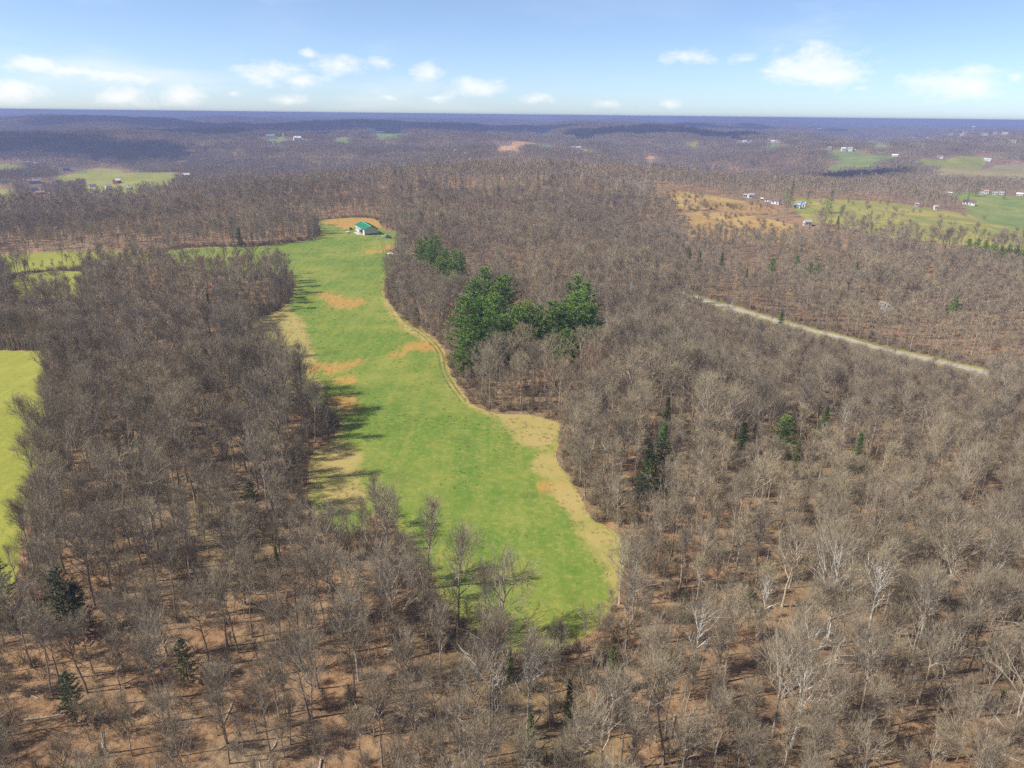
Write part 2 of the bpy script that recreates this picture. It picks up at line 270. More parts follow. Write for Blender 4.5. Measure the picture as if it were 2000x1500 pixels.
# buildings: x, y, clear view towards (x, y), width, depth, wall height, turn, wall, roof, place
HOUSES = [
    (-1373.2, 2077.9, -1342.6, 2031.4, 8.6, 6.3, 3, 20, 'white', 'grey', 'vtop'),
    (-1366.7, 2086.0, -1338.4, 2042.6, 7.9, 6.3, 3, -10, 'blue', 'grey', 'vtop'),
    (-1341.8, 2077.2, -1312.7, 2032.0, 13.2, 7, 3.4, 10, 'white', 'white', 'vtop'),
    (-1298.4, 2060.4, -1259.3, 1998.0, 6.6, 5.6, 2.2, 30, 'white', 'grey', 'vtop'),
    (-1282.0, 2061.1, -1241.7, 1996.0, 10.6, 5.6, 3, 8, 'cream', 'grey', 'vtop'),
    (-1242.7, 2051.0, -990.5, 1634.4, 17.2, 9.1, 5.2, -8, 'navy', 'slate', 'vtop'),
    (-991.3, 1430.0, -952.6, 1374.1, 14.5, 7, 3, 0, 'grey', 'slate', 'vlow'),
    (-935.9, 1434.0, -914.4, 1400.9, 19.8, 8.4, 3, 4, 'grey', 'grey', 'vlow'),
    (-900.9, 1453.8, -877.3, 1415.6, 11.9, 5.6, 2.6, 0, 'dark', 'slate', 'vlow'),
    (-913.1, 1390.8, -669.5, 1019.7, 14.5, 7, 3, 10, 'grey', 'slate', 'vlow'),
    (-758.4, 1169.5, -572.4, 882.5, 10.6, 6.3, 3.4, 5, 'red', 'pink', 'vlow'),
    (-737.9, 1160.3, -554.0, 870.9, 9.2, 4.9, 2.2, 0, 'white', 'grey', 'vlow'),
    (-828.2, 1442.6, -586.0, 1020.6, 11.2, 6.3, 3, -12, 'white', 'slate', 'vlow'),
    (-618.1, 1078.8, -500.5, 873.5, 9.2, 5.6, 3, 15, 'white', 'grey', 'vlow'),
    (-626.7, 1132.9, -510.7, 923.2, 8.6, 7, 6, 18, 'white', 'grey', 'vlow'),
    (-601.3, 1144.9, -466.3, 887.8, 8.6, 5.6, 3.4, -25, 'white', 'grey', 'vlow'),
    (-786.2, 1455.1, -569.0, 1053.0, 9.8, 12.8, 4.8, 35, 'red', 'white', 'barn_red'),
    (-711.7, 1597.7, -633.6, 1422.2, 16.8, 9.8, 3.6, -8, 'white', 'white', 'shed_white'),
    (-837.5, 2580.3, -811.3, 2499.2, 26, 12, 8, 0, 'white', 'grey', 'ridge'),
    (-796.8, 2591.8, -767.0, 2494.6, 5, 5, 14, 0, 'white', 'white', 'ridge'),
    (-741.5, 2562.8, -713.1, 2464.3, 24, 18, 7, 10, 'white', 'white', 'ridge'),
    (-774.5, 4069.7, -570.0, 2994.7, 42, 12, 5, 0, 'white', 'white', 'ridge2'),
    (-699.8, 3852.5, -504.0, 2774.1, 66, 14, 5, 2, 'white', 'white', 'ridge2'),
    (-597.9, 4147.2, -409.5, 2840.3, 26, 12, 5, 0, 'white', 'grey', 'ridge2'),
    (-636.7, 4300.6, -622.6, 4204.9, 26, 14, 7, 0, 'white', 'grey', 'ridge2'),
    (-447.5, 1935.6, -436.7, 1888.6, 7.7, 6, 3.2, 12, 'grey', 'grey', 'midwood'),
    (-422.1, 1934.8, -410.5, 1881.5, 9.1, 6, 4, -8, 'white', 'grey', 'midwood'),
    (-350.2, 1539.5, -185.8, 816.6, 9, 7, 5, 20, 'white', 'white', 'midwood'),
    (-289.1, 1517.1, -153.9, 807.7, 9, 7, 4, 20, 'white', 'grey', 'midwood'),
    (-148.4, 2494.7, -111.4, 1872.4, 11.2, 9, 6.4, 6, 'white', 'grey', 'hamlet'),
    (-148.2, 1880.8, -133.2, 1690.3, 8.4, 7.5, 8.8, 15, 'white', 'grey', 'hamlet'),
    (-104.6, 2549.8, -78.4, 1911.2, 14, 7.5, 3.6, 0, 'white', 'white', 'hamlet'),
    (-82.0, 3325.9, -65.1, 2641.1, 13.3, 9, 4.8, 10, 'white', 'grey', 'hamlet'),
    (-119.1, 1811.1, -109.8, 1669.3, 7, 6, 3.2, 0, 'white', 'white', 'hamlet'),
    (59.6, 4255.7, 58.6, 4177.1, 15.4, 10.5, 8, 0, 'white', 'grey', 'hamlet2'),
    (-402.0, 7976.3, -219.4, 4353.4, 21, 10.5, 8, 0, 'white', 'grey', 'hamlet2'),
    (-529.6, 4254.3, -352.3, 2829.9, 28, 10.5, 4.8, 0, 'grey', 'grey', 'hamlet2'),
    (-386.9, 3865.2, -269.0, 2687.2, 14, 9, 4.8, 0, 'white', 'grey', 'hamlet2'),
    (-62.1, 1778.6, -54.5, 1562.9, 9.8, 6.8, 3.2, 0, 'grey', 'slate', 'hamlet'),
    (-19.7, 2602.2, -19.2, 2534.7, 9.8, 7.5, 4, 0, 'white', 'pink', 'hamlet'),
    (134.0, 4135.3, 109.5, 3378.1, 16.8, 9, 4.8, 0, 'white', 'grey', 'hamlet2'),
    (207.9, 3256.3, 184.0, 2881.1, 11.2, 7.5, 4.8, 0, 'white', 'grey', 'lane'),
    (146.4, 2678.9, 119.2, 2180.7, 11.2, 6.8, 4, 10, 'grey', 'grey', 'lane'),
    (158.6, 2441.7, 140.8, 2167.3, 11.2, 6.8, 3.2, 0, 'white', 'white', 'lane'),
    (190.5, 2443.5, 169.6, 2176.0, 15.4, 7.5, 3.2, -4, 'white', 'grey', 'lane'),
    (208.0, 2432.6, 185.2, 2166.3, 14, 7.5, 3.2, 6, 'white', 'white', 'lane'),
    (770.0, 2873.4, 690.9, 2577.7, 21, 9, 3.2, 0, 'white', 'grey', 'estate'),
    (906.8, 3184.1, 881.5, 3095.0, 18.2, 10.5, 4.8, 0, 'white', 'pink', 'estate'),
    (924.6, 3194.1, 898.7, 3104.3, 16.8, 9, 4.8, 10, 'red', 'grey', 'estate'),
    (884.8, 3004.5, 833.1, 2828.6, 12.6, 7.5, 4, 0, 'cream', 'grey', 'estate'),
    (918.1, 3070.3, 878.7, 2938.3, 12.6, 7.5, 4, 0, 'white', 'pink', 'estate'),
    (902.4, 2980.9, 858.3, 2834.9, 18.2, 9, 4.8, 4, 'cream', 'grey', 'estate'),
    (933.9, 3053.7, 890.6, 2911.7, 14, 7.5, 4, 0, 'white', 'white', 'estate'),
    (936.1, 2999.4, 892.0, 2857.5, 11.2, 7.5, 4, 12, 'white', 'grey', 'estate'),
    (959.1, 3049.0, 921.8, 2930.0, 9.8, 6.8, 4, 0, 'white', 'grey', 'estate'),
    (1038.1, 3024.4, 988.1, 2878.5, 15.4, 9, 4.8, 0, 'white', 'white', 'estate2'),
    (1055.6, 3021.4, 1004.0, 2873.4, 21, 9, 5.6, 5, 'white', 'grey', 'estate2'),
    (1065.2, 3136.8, 1008.2, 2968.8, 15.4, 9, 4, 0, 'red', 'pink', 'estate2'),
    (1173.4, 2941.2, 876.2, 2196.0, 9.8, 6.8, 3.2, 0, 'white', 'white', 'estate2'),
    (1185.7, 2936.2, 878.9, 2176.3, 11.2, 6.8, 4, 0, 'white', 'grey', 'estate2'),
    (819.5, 3338.4, 794.1, 3234.6, 12.6, 9, 4.8, 0, 'white', 'grey', 'estate'),
    (1262.8, 4967.3, 834.4, 3281.7, 23.8, 10.5, 4.8, 0, 'white', 'pink', 'estate'),
    (1423.1, 5006.2, 908.2, 3194.6, 16.8, 10.5, 5.6, 0, 'white', 'grey', 'estate'),
    (3197.3, 9219.1, 2517.4, 7257.9, 60, 22, 10, 0, 'cream', 'white', 'plant'),
    (3105.3, 8156.9, 2030.0, 5331.7, 44, 22, 9, 0, 'cream', 'white', 'plant'),
    (2901.0, 7378.8, 2116.0, 5381.3, 42, 20, 9, 0, 'cream', 'cream', 'plant'),
    (2992.0, 7431.3, 2898.3, 7197.7, 40, 20, 10, 0, 'cream', 'white', 'plant'),
    (3040.5, 7400.8, 2409.4, 5863.9, 40, 20, 10, 0, 'white', 'white', 'plant'),
    (3102.6, 7405.5, 2447.5, 5841.1, 40, 20, 9, 0, 'cream', 'white', 'plant'),
    (3719.6, 8727.9, 3118.8, 7317.2, 30, 20, 12, 0, 'white', 'white', 'plant'),
    (3318.2, 7686.5, 2544.1, 5892.6, 22, 20, 14, 0, 'cream', 'white', 'plant'),
    (1213.3, 2919.4, 897.8, 2159.8, 11.2, 6.8, 4, 0, 'white', 'pink', 'hillrow'),
    (919.1, 2186.9, 889.0, 2115.2, 9.8, 7.5, 4.8, 10, 'grey', 'grey', 'hillrow'),
    (950.0, 2164.0, 912.7, 2078.8, 11.9, 9.8, 6.4, 20, 'white', 'white', 'hillrow'),
    (968.5, 2162.4, 930.6, 2077.4, 14, 11.2, 6.4, -5, 'white', 'grey', 'hillrow'),
    (979.5, 2160.5, 940.5, 2074.3, 5.6, 4.5, 3.2, 0, 'white', 'white', 'hillrow'),
    (1028.7, 2019.6, 958.5, 1881.5, 15.4, 8.2, 3.2, -6, 'white', 'white', 'hillrow'),
    (1175.7, 2062.6, 1134.5, 1990.1, 14, 6.8, 3.2, 0, 'white', 'grey', 'hillrow'),
    (1332.1, 2102.0, 1298.5, 2048.8, 16.8, 6.8, 2.4, 0, 'white', 'white', 'hillrow'),
    (940.3, 1657.7, 797.0, 1404.9, 6.3, 6, 3.2, 0, 'white', 'white', 'pair'),
    (946.0, 1656.2, 806.6, 1411.9, 7, 6, 3.2, 0, 'white', 'grey', 'pair'),
    (3565.1, 5822.7, 2377.2, 3882.1, 90, 26, 12, 0, 'white', 'white', 'town'),
    (4938.2, 8216.6, 2492.0, 4145.9, 30, 18, 9, 0, 'white', 'pink', 'town'),
    (2497.0, 4193.0, 2335.1, 3920.6, 26, 14, 7, 0, 'white', 'grey', 'town'),
    (2407.6, 3870.8, 2323.0, 3734.2, 30, 16, 7, 0, 'cream', 'pink', 'town'),
    (2413.8, 4182.1, 2283.2, 3955.3, 22, 14, 7, 0, 'white', 'grey', 'town'),
    (3328.3, 5895.4, 2380.3, 4215.7, 24, 14, 7, 0, 'white', 'grey', 'town'),
    (3275.1, 5891.4, 2356.7, 4238.8, 22, 14, 7, 0, 'grey', 'grey', 'town'),
    (2270.1, 4288.3, 2241.2, 4233.2, 20, 12, 6, 0, 'grey', 'grey', 'town'),
    (2315.9, 4223.2, 2222.5, 4052.5, 20, 12, 6, 0, 'white', 'grey', 'town'),
    (2180.7, 4407.4, 2140.1, 4324.9, 18, 12, 5, 0, 'white', 'grey', 'town'),
    (2572.6, 4043.3, 2432.7, 3823.0, 24, 14, 7, 0, 'white', 'grey', 'town'),
    (2522.7, 3889.5, 2449.3, 3775.9, 26, 14, 7, 0, 'white', 'white', 'town'),
    (1597.1, 2417.3, 1558.3, 2358.2, 22, 12, 5, 0, 'white', 'pink', 'town'),
    (3475.0, 5962.9, 2460.5, 4221.5, 22, 14, 7, 0, 'white', 'white', 'town'),
    (2413.5, 4080.1, 2288.8, 3868.7, 24, 14, 7, 0, 'white', 'grey', 'town'),
    (3379.1, 5918.9, 2428.4, 4253.2, 22, 14, 7, 0, 'white', 'pink', 'town'),
    (259.8, 803.7, 234.7, 725.8, 5.9, 5, 3.4, 20, 'white', 'grey', 'glen'),
    (255.6, 808.7, 231.4, 731.9, 4, 3.6, 2.2, 0, 'white', 'grey', 'glen'),
    (268.0, 790.5, 241.7, 712.8, 2.1, 1.7, 1.8, 0, 'white', 'white', 'glen'),
    (270.8, 778.7, 244.3, 702.4, 5.9, 4.3, 2.6, -15, 'white', 'brown', 'glen'),
    (274.2, 764.7, 247.4, 689.9, 7.9, 5.8, 3, -18, 'white', 'brown', 'glen'),
    (288.8, 744.1, 259.4, 668.3, 6.6, 5, 3, -10, 'white', 'blue', 'glen'),
    (299.5, 756.9, 265.3, 670.4, 5.9, 5, 3.4, -10, 'white', 'blue', 'glen'),
    (264.1, 650.5, 242.7, 597.8, 5.9, 5, 3.4, 22, 'cream', 'grey', 'glenbarn'),
    (579.0, 976.3, 532.0, 896.9, 5.3, 3.6, 2, 0, 'white', 'white', 'farm'),
    (472.7, 856.7, 385.1, 697.8, 4, 3.6, 2.6, 10, 'white', 'grey', 'farm'),
    (482.2, 833.2, 396.9, 685.7, 4, 4.3, 3.8, 25, 'white', 'grey', 'farm'),
    (568.7, 913.3, 491.6, 789.3, 13.2, 6.5, 3, -6, 'white', 'brown', 'farm'),
    (646.4, 1006.3, 594.1, 924.9, 5.3, 4.3, 3.8, 10, 'white', 'pink', 'farm'),
    (630.9, 990.6, 585.9, 919.7, 4, 3.6, 2.2, 0, 'white', 'grey', 'farm'),
    (659.7, 1007.1, 605.5, 924.4, 5.3, 4.3, 2.2, 0, 'white', 'grey', 'farm'),
    (673.5, 1014.3, 614.7, 925.5, 5.9, 4.3, 2.2, 0, 'white', 'grey', 'farm'),
    (704.1, 1022.2, 634.6, 921.2, 7.3, 4.3, 2.2, 0, 'white', 'white', 'farm'),
]
WHITE_TREES = [(61.4, 99.3, 20), (46.1, 87.1, 17), (56.8, 102.5, 21), (96.8, 189.1, 16), (89.0, 200.8, 14), (-4.3, 276.8, 15), (37.4, 275.1, 15), (43.4, 280.7, 15), (82.2, 334.8, 15), (-162.3, 366.8, 15), (109.4, 349.8, 15), (21.3, 113.8, 15), (2.9, 81.1, 18), (-2.5, 82.0, 17), (30.6, 93.9, 16), (12.2, 271.2, 17), (60.8, 360.1, 14), (130.6, 584.1, 14), (-18.3, 371.8, 13), (164.3, 221.1, 16), (69.8, 98.3, 18), (42.5, 80.7, 15), (-25.0, 93.1, 16), (45.0, 104.2, 15), (123.0, 439.2, 13)]
CLOUDS = [
    (-31.72, 2.58, 2.51, 0.61, 1),
    (-29.54, 2.30, 2.54, 0.63, 1),
    (-27.81, 2.20, 3.30, 0.64, 1),
    (-25.41, 2.06, 1.82, 0.57, 0.9),
    (-33.16, 1.00, 2.18, 0.93, 1),
    (-27.29, 0.81, 2.46, 0.74, 1),
    (-23.50, 1.11, 1.98, 0.84, 1),
    (-17.49, 2.56, 2.78, 0.86, 1),
    (-15.45, 2.10, 2.32, 0.61, 0.9),
    (-14.80, 3.85, 0.82, 0.43, 0.8),
    (-12.86, 3.20, 2.09, 0.87, 0.9),
    (-9.66, 3.44, 1.39, 0.61, 0.75),
    (-6.47, 2.81, 1.52, 0.98, 0.85),
    (-3.28, 1.88, 3.03, 0.82, 0.95),
    (-16.55, 0.83, 1.65, 0.53, 0.85),
    (-9.34, 1.10, 1.52, 0.50, 0.65),
    (-5.95, 1.07, 1.65, 0.46, 0.6),
    (1.49, 1.12, 1.77, 0.51, 0.75),
    (6.84, 0.81, 1.75, 0.51, 0.65),
    (11.32, 0.88, 1.49, 0.50, 0.7),
    (-20.20, 1.17, 0.69, 0.35, 0.6),
    (20.97, 3.36, 3.50, 1.57, 1.1),
    (22.22, 2.64, 2.09, 1.00, 1),
    (16.54, 3.82, 1.29, 0.55, 0.85),
    (18.01, 3.06, 1.08, 0.43, 0.6),
    (29.33, 2.20, 3.26, 1.18, 1),
    (30.36, 2.00, 1.62, 0.86, 1),
    (32.87, 2.45, 0.77, 0.46, 0.7),
    (12.49, 3.95, 3.08, 0.95, 0.4),
    (24.10, 1.92, 1.00, 0.33, 0.5),
]
BARN = (-114.1, 548.8)
BARN_BACK = (-127.5, 583.0)
BARN_SIDE = (-104.7, 553.1)
CAR_A = (-97.4, 540.6)
CAR_B = (-95.2, 538.8)
BOAT = (-82.2, 478.1)
BRUSH = (-85.5, 489.5)
TRAILER = (-129.5, 560.1)
GEAR = (-130.1, 572.3)
GEAR_B = (-129.6, 577.5)
BUSH = (-136.6, 497.8)

POPLARS = [(96.1, 778.9, 17), (103.2, 783.8, 18), (109.3, 780.0, 19), (115.5, 785.9, 18), (120.9, 781.2, 20), (124.1, 773.2, 18), (130.4, 778.9, 20), (132.7, 769.0, 18), (137.9, 774.8, 19), (140.6, 764.4, 17), (144.7, 770.2, 17), (116.3, 767.2, 18), (126.2, 761.2, 17), (109.3, 763.0, 16), (133.8, 755.2, 16), (54.7, 820.2, 14), (45.8, 813.4, 14), (63.4, 821.7, 14), (71.6, 817.2, 15)]
TRACK = [(-99.8, 534.7), (-92.5, 507.8), (-85.1, 470.8), (-77.0, 432.4), (-68.6, 394.6), (-61.3, 352.9), (-49.1, 314.5), (-36.8, 289.9), (-29.1, 269.4), (-24.8, 244.5), (-16.0, 217.4)]
BLOSSOM = (212.3, 397.2)
PASTURE_TREES = [(169.3, 724.9, 6), (178.7, 728.8, 6), (189.5, 730.8, 6), (198.9, 727.5, 7), (207.5, 724.9, 6), (216.2, 719.7, 6), (223.9, 714.6, 7), (231.7, 710.7, 6), (238.2, 702.9, 7), (243.0, 693.4, 6), (248.4, 683.2, 7), (252.8, 672.3, 7), (304.8, 672.4, 12), (353.4, 731.9, 9), (366.4, 713.9, 12), (347.7, 664.8, 10), (304.6, 649.8, 11), (389.9, 711.7, 8), (311.0, 741.8, 9), (365.7, 683.7, 9), (324.7, 658.6, 10), (340.2, 669.2, 8), (-212.6, 281.3, 17), (-210.7, 280.4, 15), (-207.8, 279.9, 16), (-204.2, 279.3, 15), (-201.1, 278.9, 17), (-198.0, 278.4, 15), (-194.0, 277.1, 16), (-191.0, 276.5, 15), (-214.4, 281.1, 16), (-209.3, 280.2, 15), (-205.9, 279.6, 16), (-202.5, 279.1, 15), (-199.4, 278.6, 14), (-195.9, 277.5, 15), (-192.5, 276.8, 14), (-189.7, 276.8, 12), (-216.6, 282.0, 15), (300.7, 657.0, 9), (326.7, 652.5, 9), (336.4, 771.4, 8)]
# cloud shadows on the land: x, y, half lengths
CLOUD_SHADES = [(552, 3325, 500, 260), (-1124, 2825, 420, 200), (576, 1517, 150, 150), (-1403, 2287, 380, 190), (-1082, 4369, 1500, 700), (1776, 6173, 1400, 500)]

build_sky()

# ------------------------------------------------------------------ small helpers
def tag(o, label=None, cat=None, group=None, kind=None):
    if label: o['label'] = label
    if cat: o['category'] = cat
    if group: o['group'] = group
    if kind: o['kind'] = kind
    return o


def empty(name, loc, rz=0.0):
    o = bpy.data.objects.new(name, None)
    o.empty_display_size = 0.5
    o.location = loc
    o.rotation_euler = (0, 0, rz)
    col.objects.link(o)
    return o


def link(name, me, parent=None, loc=None):
    o = bpy.data.objects.new(name, me)
    col.objects.link(o)
    if parent: o.parent = parent
    if loc: o.location = loc
    return o


class MB:
    """collects vertices and faces of one mesh"""
    def __init__(self):
        self.v, self.f = [], []

    def add(self, vs, fs):
        b = len(self.v)
        self.v += [tuple(p) for p in vs]
        self.f += [tuple(i + b for i in f) for f in fs]
        return self

    def box(self, c, s, rz=0.0):
        x, y, z = s[0] / 2, s[1] / 2, s[2] / 2
        ca, sa = math.cos(rz), math.sin(rz)
        pts = []
        for dz in (-z, z):
            for dx, dy in ((-x, -y), (x, -y), (x, y), (-x, y)):
                pts.append((c[0] + dx * ca - dy * sa, c[1] + dx * sa + dy * ca, c[2] + dz))
        return self.add(pts, [(3, 2, 1, 0), (4, 5, 6, 7), (0, 1, 5, 4), (1, 2, 6, 5), (2, 3, 7, 6), (3, 0, 4, 7)])

    def prism(self, prof, y0, y1):
        """profile in x, z drawn out along y"""
        n = len(prof)
        pts = [(p[0], y0, p[1]) for p in prof] + [(p[0], y1, p[1]) for p in prof]
        fs = [(i, (i + 1) % n, n + (i + 1) % n, n + i) for i in range(n)]
        fs += [tuple(range(n - 1, -1, -1)), tuple(range(n, 2 * n))]
        return self.add(pts, fs)

    def tube(self, pts, rad, n=4, cap=False):
        pts = [Vector(p) for p in pts]
        rings = []
        for i, p in enumerate(pts):
            d = (pts[min(i + 1, len(pts) - 1)] - pts[max(i - 1, 0)]).normalized()
            a = d.orthogonal().normalized()
            b = d.cross(a)
            rings.append([p + (a * math.cos(t) + b * math.sin(t)) * rad[i] for t in [2 * math.pi * k / n for k in range(n)]])
        base = len(self.v)
        for r in rings: self.v += [tuple(q) for q in r]
        for i in range(len(rings) - 1):
            for k in range(n):
                k2 = (k + 1) % n
                self.f.append((base + i * n + k, base + i * n + k2, base + (i + 1) * n + k2, base + (i + 1) * n + k))
        if cap:
            self.f.append(tuple(base + k for k in range(n - 1, -1, -1)))
            self.f.append(tuple(base + (len(rings) - 1) * n + k for k in range(n)))
        return self

    def mesh(self, name, mat, smooth=False):
        me = bpy.data.meshes.new(name)
        me.from_pydata(self.v, [], self.f)
        if mat: me.materials.append(mat)
        if smooth:
            me.polygons.foreach_set('use_smooth', [True] * len(me.polygons))
        me.update()
        return me

    def build(self, name, mat, parent=None, loc=None, smooth=False):
        return link(name, self.mesh(name, mat, smooth), parent, loc)


# ------------------------------------------------------------------ materials
class Mat:
    """thin wrapper that makes node graphs short to write"""
    def __init__(self, name, rough=0.9, spec=0.2):
        self.m = bpy.data.materials.new(name)
        self.m.use_nodes = True
        self.nt = self.m.node_tree
        self.nt.nodes.clear()
        self.out = self.n('ShaderNodeOutputMaterial')
        self.b = self.n('ShaderNodeBsdfPrincipled')
        self.b.inputs['Roughness'].default_value = rough
        self.b.inputs['Specular IOR Level'].default_value = spec
        self.l(self.b.outputs[0], self.out.inputs['Surface'])

    def n(self, t): return self.nt.nodes.new(t)
    def l(self, a, b): self.nt.links.new(a, b)

    def put(self, sock, v):
        if isinstance(v, (int, float)): sock.default_value = v
        elif isinstance(v, tuple): sock.default_value = v if len(v) == 4 else (*v, 1)
        else: self.l(v, sock)

    def pos(self): return self.n('ShaderNodeNewGeometry').outputs['Position']

    def noise(self, vec, scale, detail=4, rough=0.55, stretch=None, rot=0.0):
        if stretch is not None:
            mp = self.n('ShaderNodeMapping')
            mp.inputs['Rotation'].default_value = (0, 0, rot)
            mp.inputs['Scale'].default_value = stretch
            self.l(vec, mp.inputs['Vector'])
            vec = mp.outputs[0]
        t = self.n('ShaderNodeTexNoise')
        t.inputs['Scale'].default_value = scale
        t.inputs['Detail'].default_value = detail
        t.inputs['Roughness'].default_value = rough
        self.l(vec, t.inputs['Vector'])
        return t.outputs['Fac']

    def ramp(self, v, a, b, lo=0.0, hi=1.0):
        r = self.n('ShaderNodeMapRange')
        r.interpolation_type = 'SMOOTHSTEP'
        for k, x in (('From Min', a), ('From Max', b), ('To Min', lo), ('To Max', hi)): r.inputs[k].default_value = x
        self.l(v, r.inputs['Value'])
        return r.outputs[0]

    def math(self, op, a, b=0.0):
        m = self.n('ShaderNodeMath')
        m.operation = op
        self.put(m.inputs[0], a); self.put(m.inputs[1], b)
        return m.outputs[0]

    def mix(self, f, a, b):
        m = self.n('ShaderNodeMix')
        m.data_type = 'RGBA'
        self.put(m.inputs['Factor'], f); self.put(m.inputs['A'], a); self.put(m.inputs['B'], b)
        return m.outputs['Result']

    def attr(self, name):
        a = self.n('ShaderNodeAttribute')
        a.attribute_name = name
        return a.outputs['Fac']

    def color(self, c):
        self.put(self.b.inputs['Base Color'], c)
        return self

    def bump(self, h, strength, dist):
        b = self.n('ShaderNodeBump')
        b.inputs['Strength'].default_value = strength
        b.inputs['Distance'].default_value = dist
        self.l(h, b.inputs['Height'])
        self.l(b.outputs[0], self.b.inputs['Normal'])


def mat_litter():
    M = Mat('leaf_litter', 0.95, 0.1)
    p = M.pos()
    big, mid, fine, grain = M.noise(p, 0.018, 4), M.noise(p, 0.11, 5), M.noise(p, 0.9, 5, 0.7), M.noise(p, 4.5, 4, 0.75)
    c = M.mix(M.ramp(mid, 0.3, 0.7), (0.285, 0.165, 0.085), (0.36, 0.235, 0.130))
    c = M.mix(M.ramp(fine, 0.40, 0.68), c, (0.135, 0.078, 0.042))
    c = M.mix(M.ramp(big, 0.46, 0.66), c, M.mix(M.ramp(fine, 0.3, 0.7), (0.20, 0.165, 0.075), (0.27, 0.185, 0.10)))
    patch = M.noise(p, 0.045, 5, 0.6)
    c = M.mix(M.ramp(patch, 0.48, 0.62, 0, 0.7), c, M.mix(M.ramp(fine, 0.35, 0.65), (0.30, 0.215, 0.135), (0.16, 0.115, 0.075)))
    c = M.mix(M.ramp(patch, 0.44, 0.34, 0, 0.55), c, (0.38, 0.235, 0.115))
    c = M.mix(M.ramp(grain, 0.55, 0.8, 0, 0.55), c, (0.43, 0.30, 0.17))
    c = M.mix(M.ramp(grain, 0.45, 0.2, 0, 0.6), c, (0.10, 0.06, 0.033))
    M.color(c)
    M.bump(M.math('ADD', fine, grain), 0.7, 0.25)
    return M.m


def mat_far_wood():
    M = Mat('distant_woodland', 1.0, 0.0)
    p = M.pos()
    a, b, d = M.noise(p, 0.0012, 4), M.noise(p, 0.012, 5, 0.7), M.noise(p, 0.06, 3, 0.7)
    c = M.mix(M.ramp(b, 0.35, 0.65), (0.15, 0.122, 0.10), (0.23, 0.185, 0.145))
    c = M.mix(M.ramp(d, 0.5, 0.75, 0, 0.6), c, (0.10, 0.085, 0.075))
    c = M.mix(M.ramp(a, 0.60, 0.68, 0, 0.55), c, (0.19, 0.20, 0.085))
    M.color(c)
    M.bump(M.math('ADD', b, d), 1.0, 12.0)
    return M.m


def mat_grass(name, green, yellow, tan, straw, main=False):
    M = Mat(name, 0.9, 0.15)
    p = M.pos()
    big, mid, fine = M.noise(p, 0.016, 4, 0.6), M.noise(p, 0.075, 5, 0.65), M.noise(p, 0.7, 5, 0.72)
    streak = M.noise(p, 0.32, 4, 0.6, (1.0, 0.06, 1.0), R(-14))
    speck = M.noise(p, 2.6, 3, 0.7)
    f = M.ramp(M.math('ADD', M.math('MULTIPLY', big, 0.62), M.math('MULTIPLY', mid, 0.38)), 0.41, 0.66)
    c = M.mix(f, green, yellow)
    c = M.mix(M.ramp(streak, 0.42, 0.70, 0, 0.42), c, yellow)
    c = M.mix(M.ramp(fine, 0.46, 0.74, 0, 0.75), c, tuple(0.5 * a + 0.5 * b for a, b in zip(yellow, tan)))
    c = M.mix(M.ramp(fine, 0.45, 0.2, 0, 0.6), c, tuple(0.62 * v for v in green))
    c = M.mix(M.ramp(M.noise(p, 0.05, 3, 0.5), 0.6, 0.72, 0, 0.5), c, tuple(0.55 * a + 0.1 * b for a, b in zip(green, tan)))
    if main:
        wob = M.math('MULTIPLY', M.math('SUBTRACT', mid, 0.5), 14.0)
        wob2 = M.math('MULTIPLY', M.math('SUBTRACT', fine, 0.5), 9.0)
        w = M.math('ADD', wob, wob2)
        w = M.math('MULTIPLY', w, 0.55)
        ws = M.math('ADD', M.math('MULTIPLY', M.math('SUBTRACT', streak, 0.5), 16.0), w)
        tanc = M.mix(M.ramp(fine, 0.35, 0.7), tan, M.mix(M.ramp(mid, 0.4, 0.6), yellow, tan))
        c = M.mix(M.ramp(M.math('ADD', M.attr('dry'), w), -1.5, 2.0, 0, 0.9), c, tanc)
        rim = M.math('ADD', M.attr('rim'), w)
        c = M.mix(M.ramp(rim, 3.0, -0.5, 0, 0.6), c, tanc)
        strawc = M.mix(M.ramp(fine, 0.35, 0.75), straw, tuple(0.62 * v for v in straw))
        grow = M.ramp(M.noise(p, 1.6, 4, 0.75), 0.36, 0.52, 0.25, 1.0)
        c = M.mix(M.math('MULTIPLY', M.ramp(M.math('ADD', M.attr('straw'), ws), -2.5, 2.5, 0, 0.9), grow), c, strawc)
    c = M.mix(M.ramp(speck, 0.55, 0.75, 0, 0.5), c, tan)
    c = M.mix(M.ramp(speck, 0.45, 0.25, 0, 0.45), c, tuple(0.5 * v for v in green))
    M.color(c)
    M.bump(M.math('ADD', fine, speck), 0.5, 0.15)
    return M.m


def mat_bark(name, cols, pale=None, tint=True):
    """cols: five colours picked by the individual and by where it grows"""
    M = Mat(name, 0.92, 0.12)
    oi = M.n('ShaderNodeObjectInfo')
    cr = M.n('ShaderNodeValToRGB')
    cr.color_ramp.interpolation = 'LINEAR'
    e = cr.color_ramp.elements
    while len(e) < len(cols): e.new(0.5)
    for i, c in enumerate(cols):
        e[i].position = i / (len(cols) - 1)
        e[i].color = (*c, 1)
    where = M.noise(oi.outputs['Location'], 0.0065, 4, 0.65)
    v = M.math('ADD', M.math('MULTIPLY', oi.outputs['Random'], 0.45), M.math('MULTIPLY', M.ramp(where, 0.36, 0.64), 0.55))
    M.l(v, cr.inputs['Fac'])
    c = cr.outputs['Color']
    g = M.noise(M.pos(), 1.3, 3, 0.6)
    hsv = M.n('ShaderNodeHueSaturation')
    M.l(c, hsv.inputs['Color'])
    M.l(M.ramp(g, 0.3, 0.7, 0.78, 1.22), hsv.inputs['Value'])
    M.color(hsv.outputs['Color'])
    return M.m


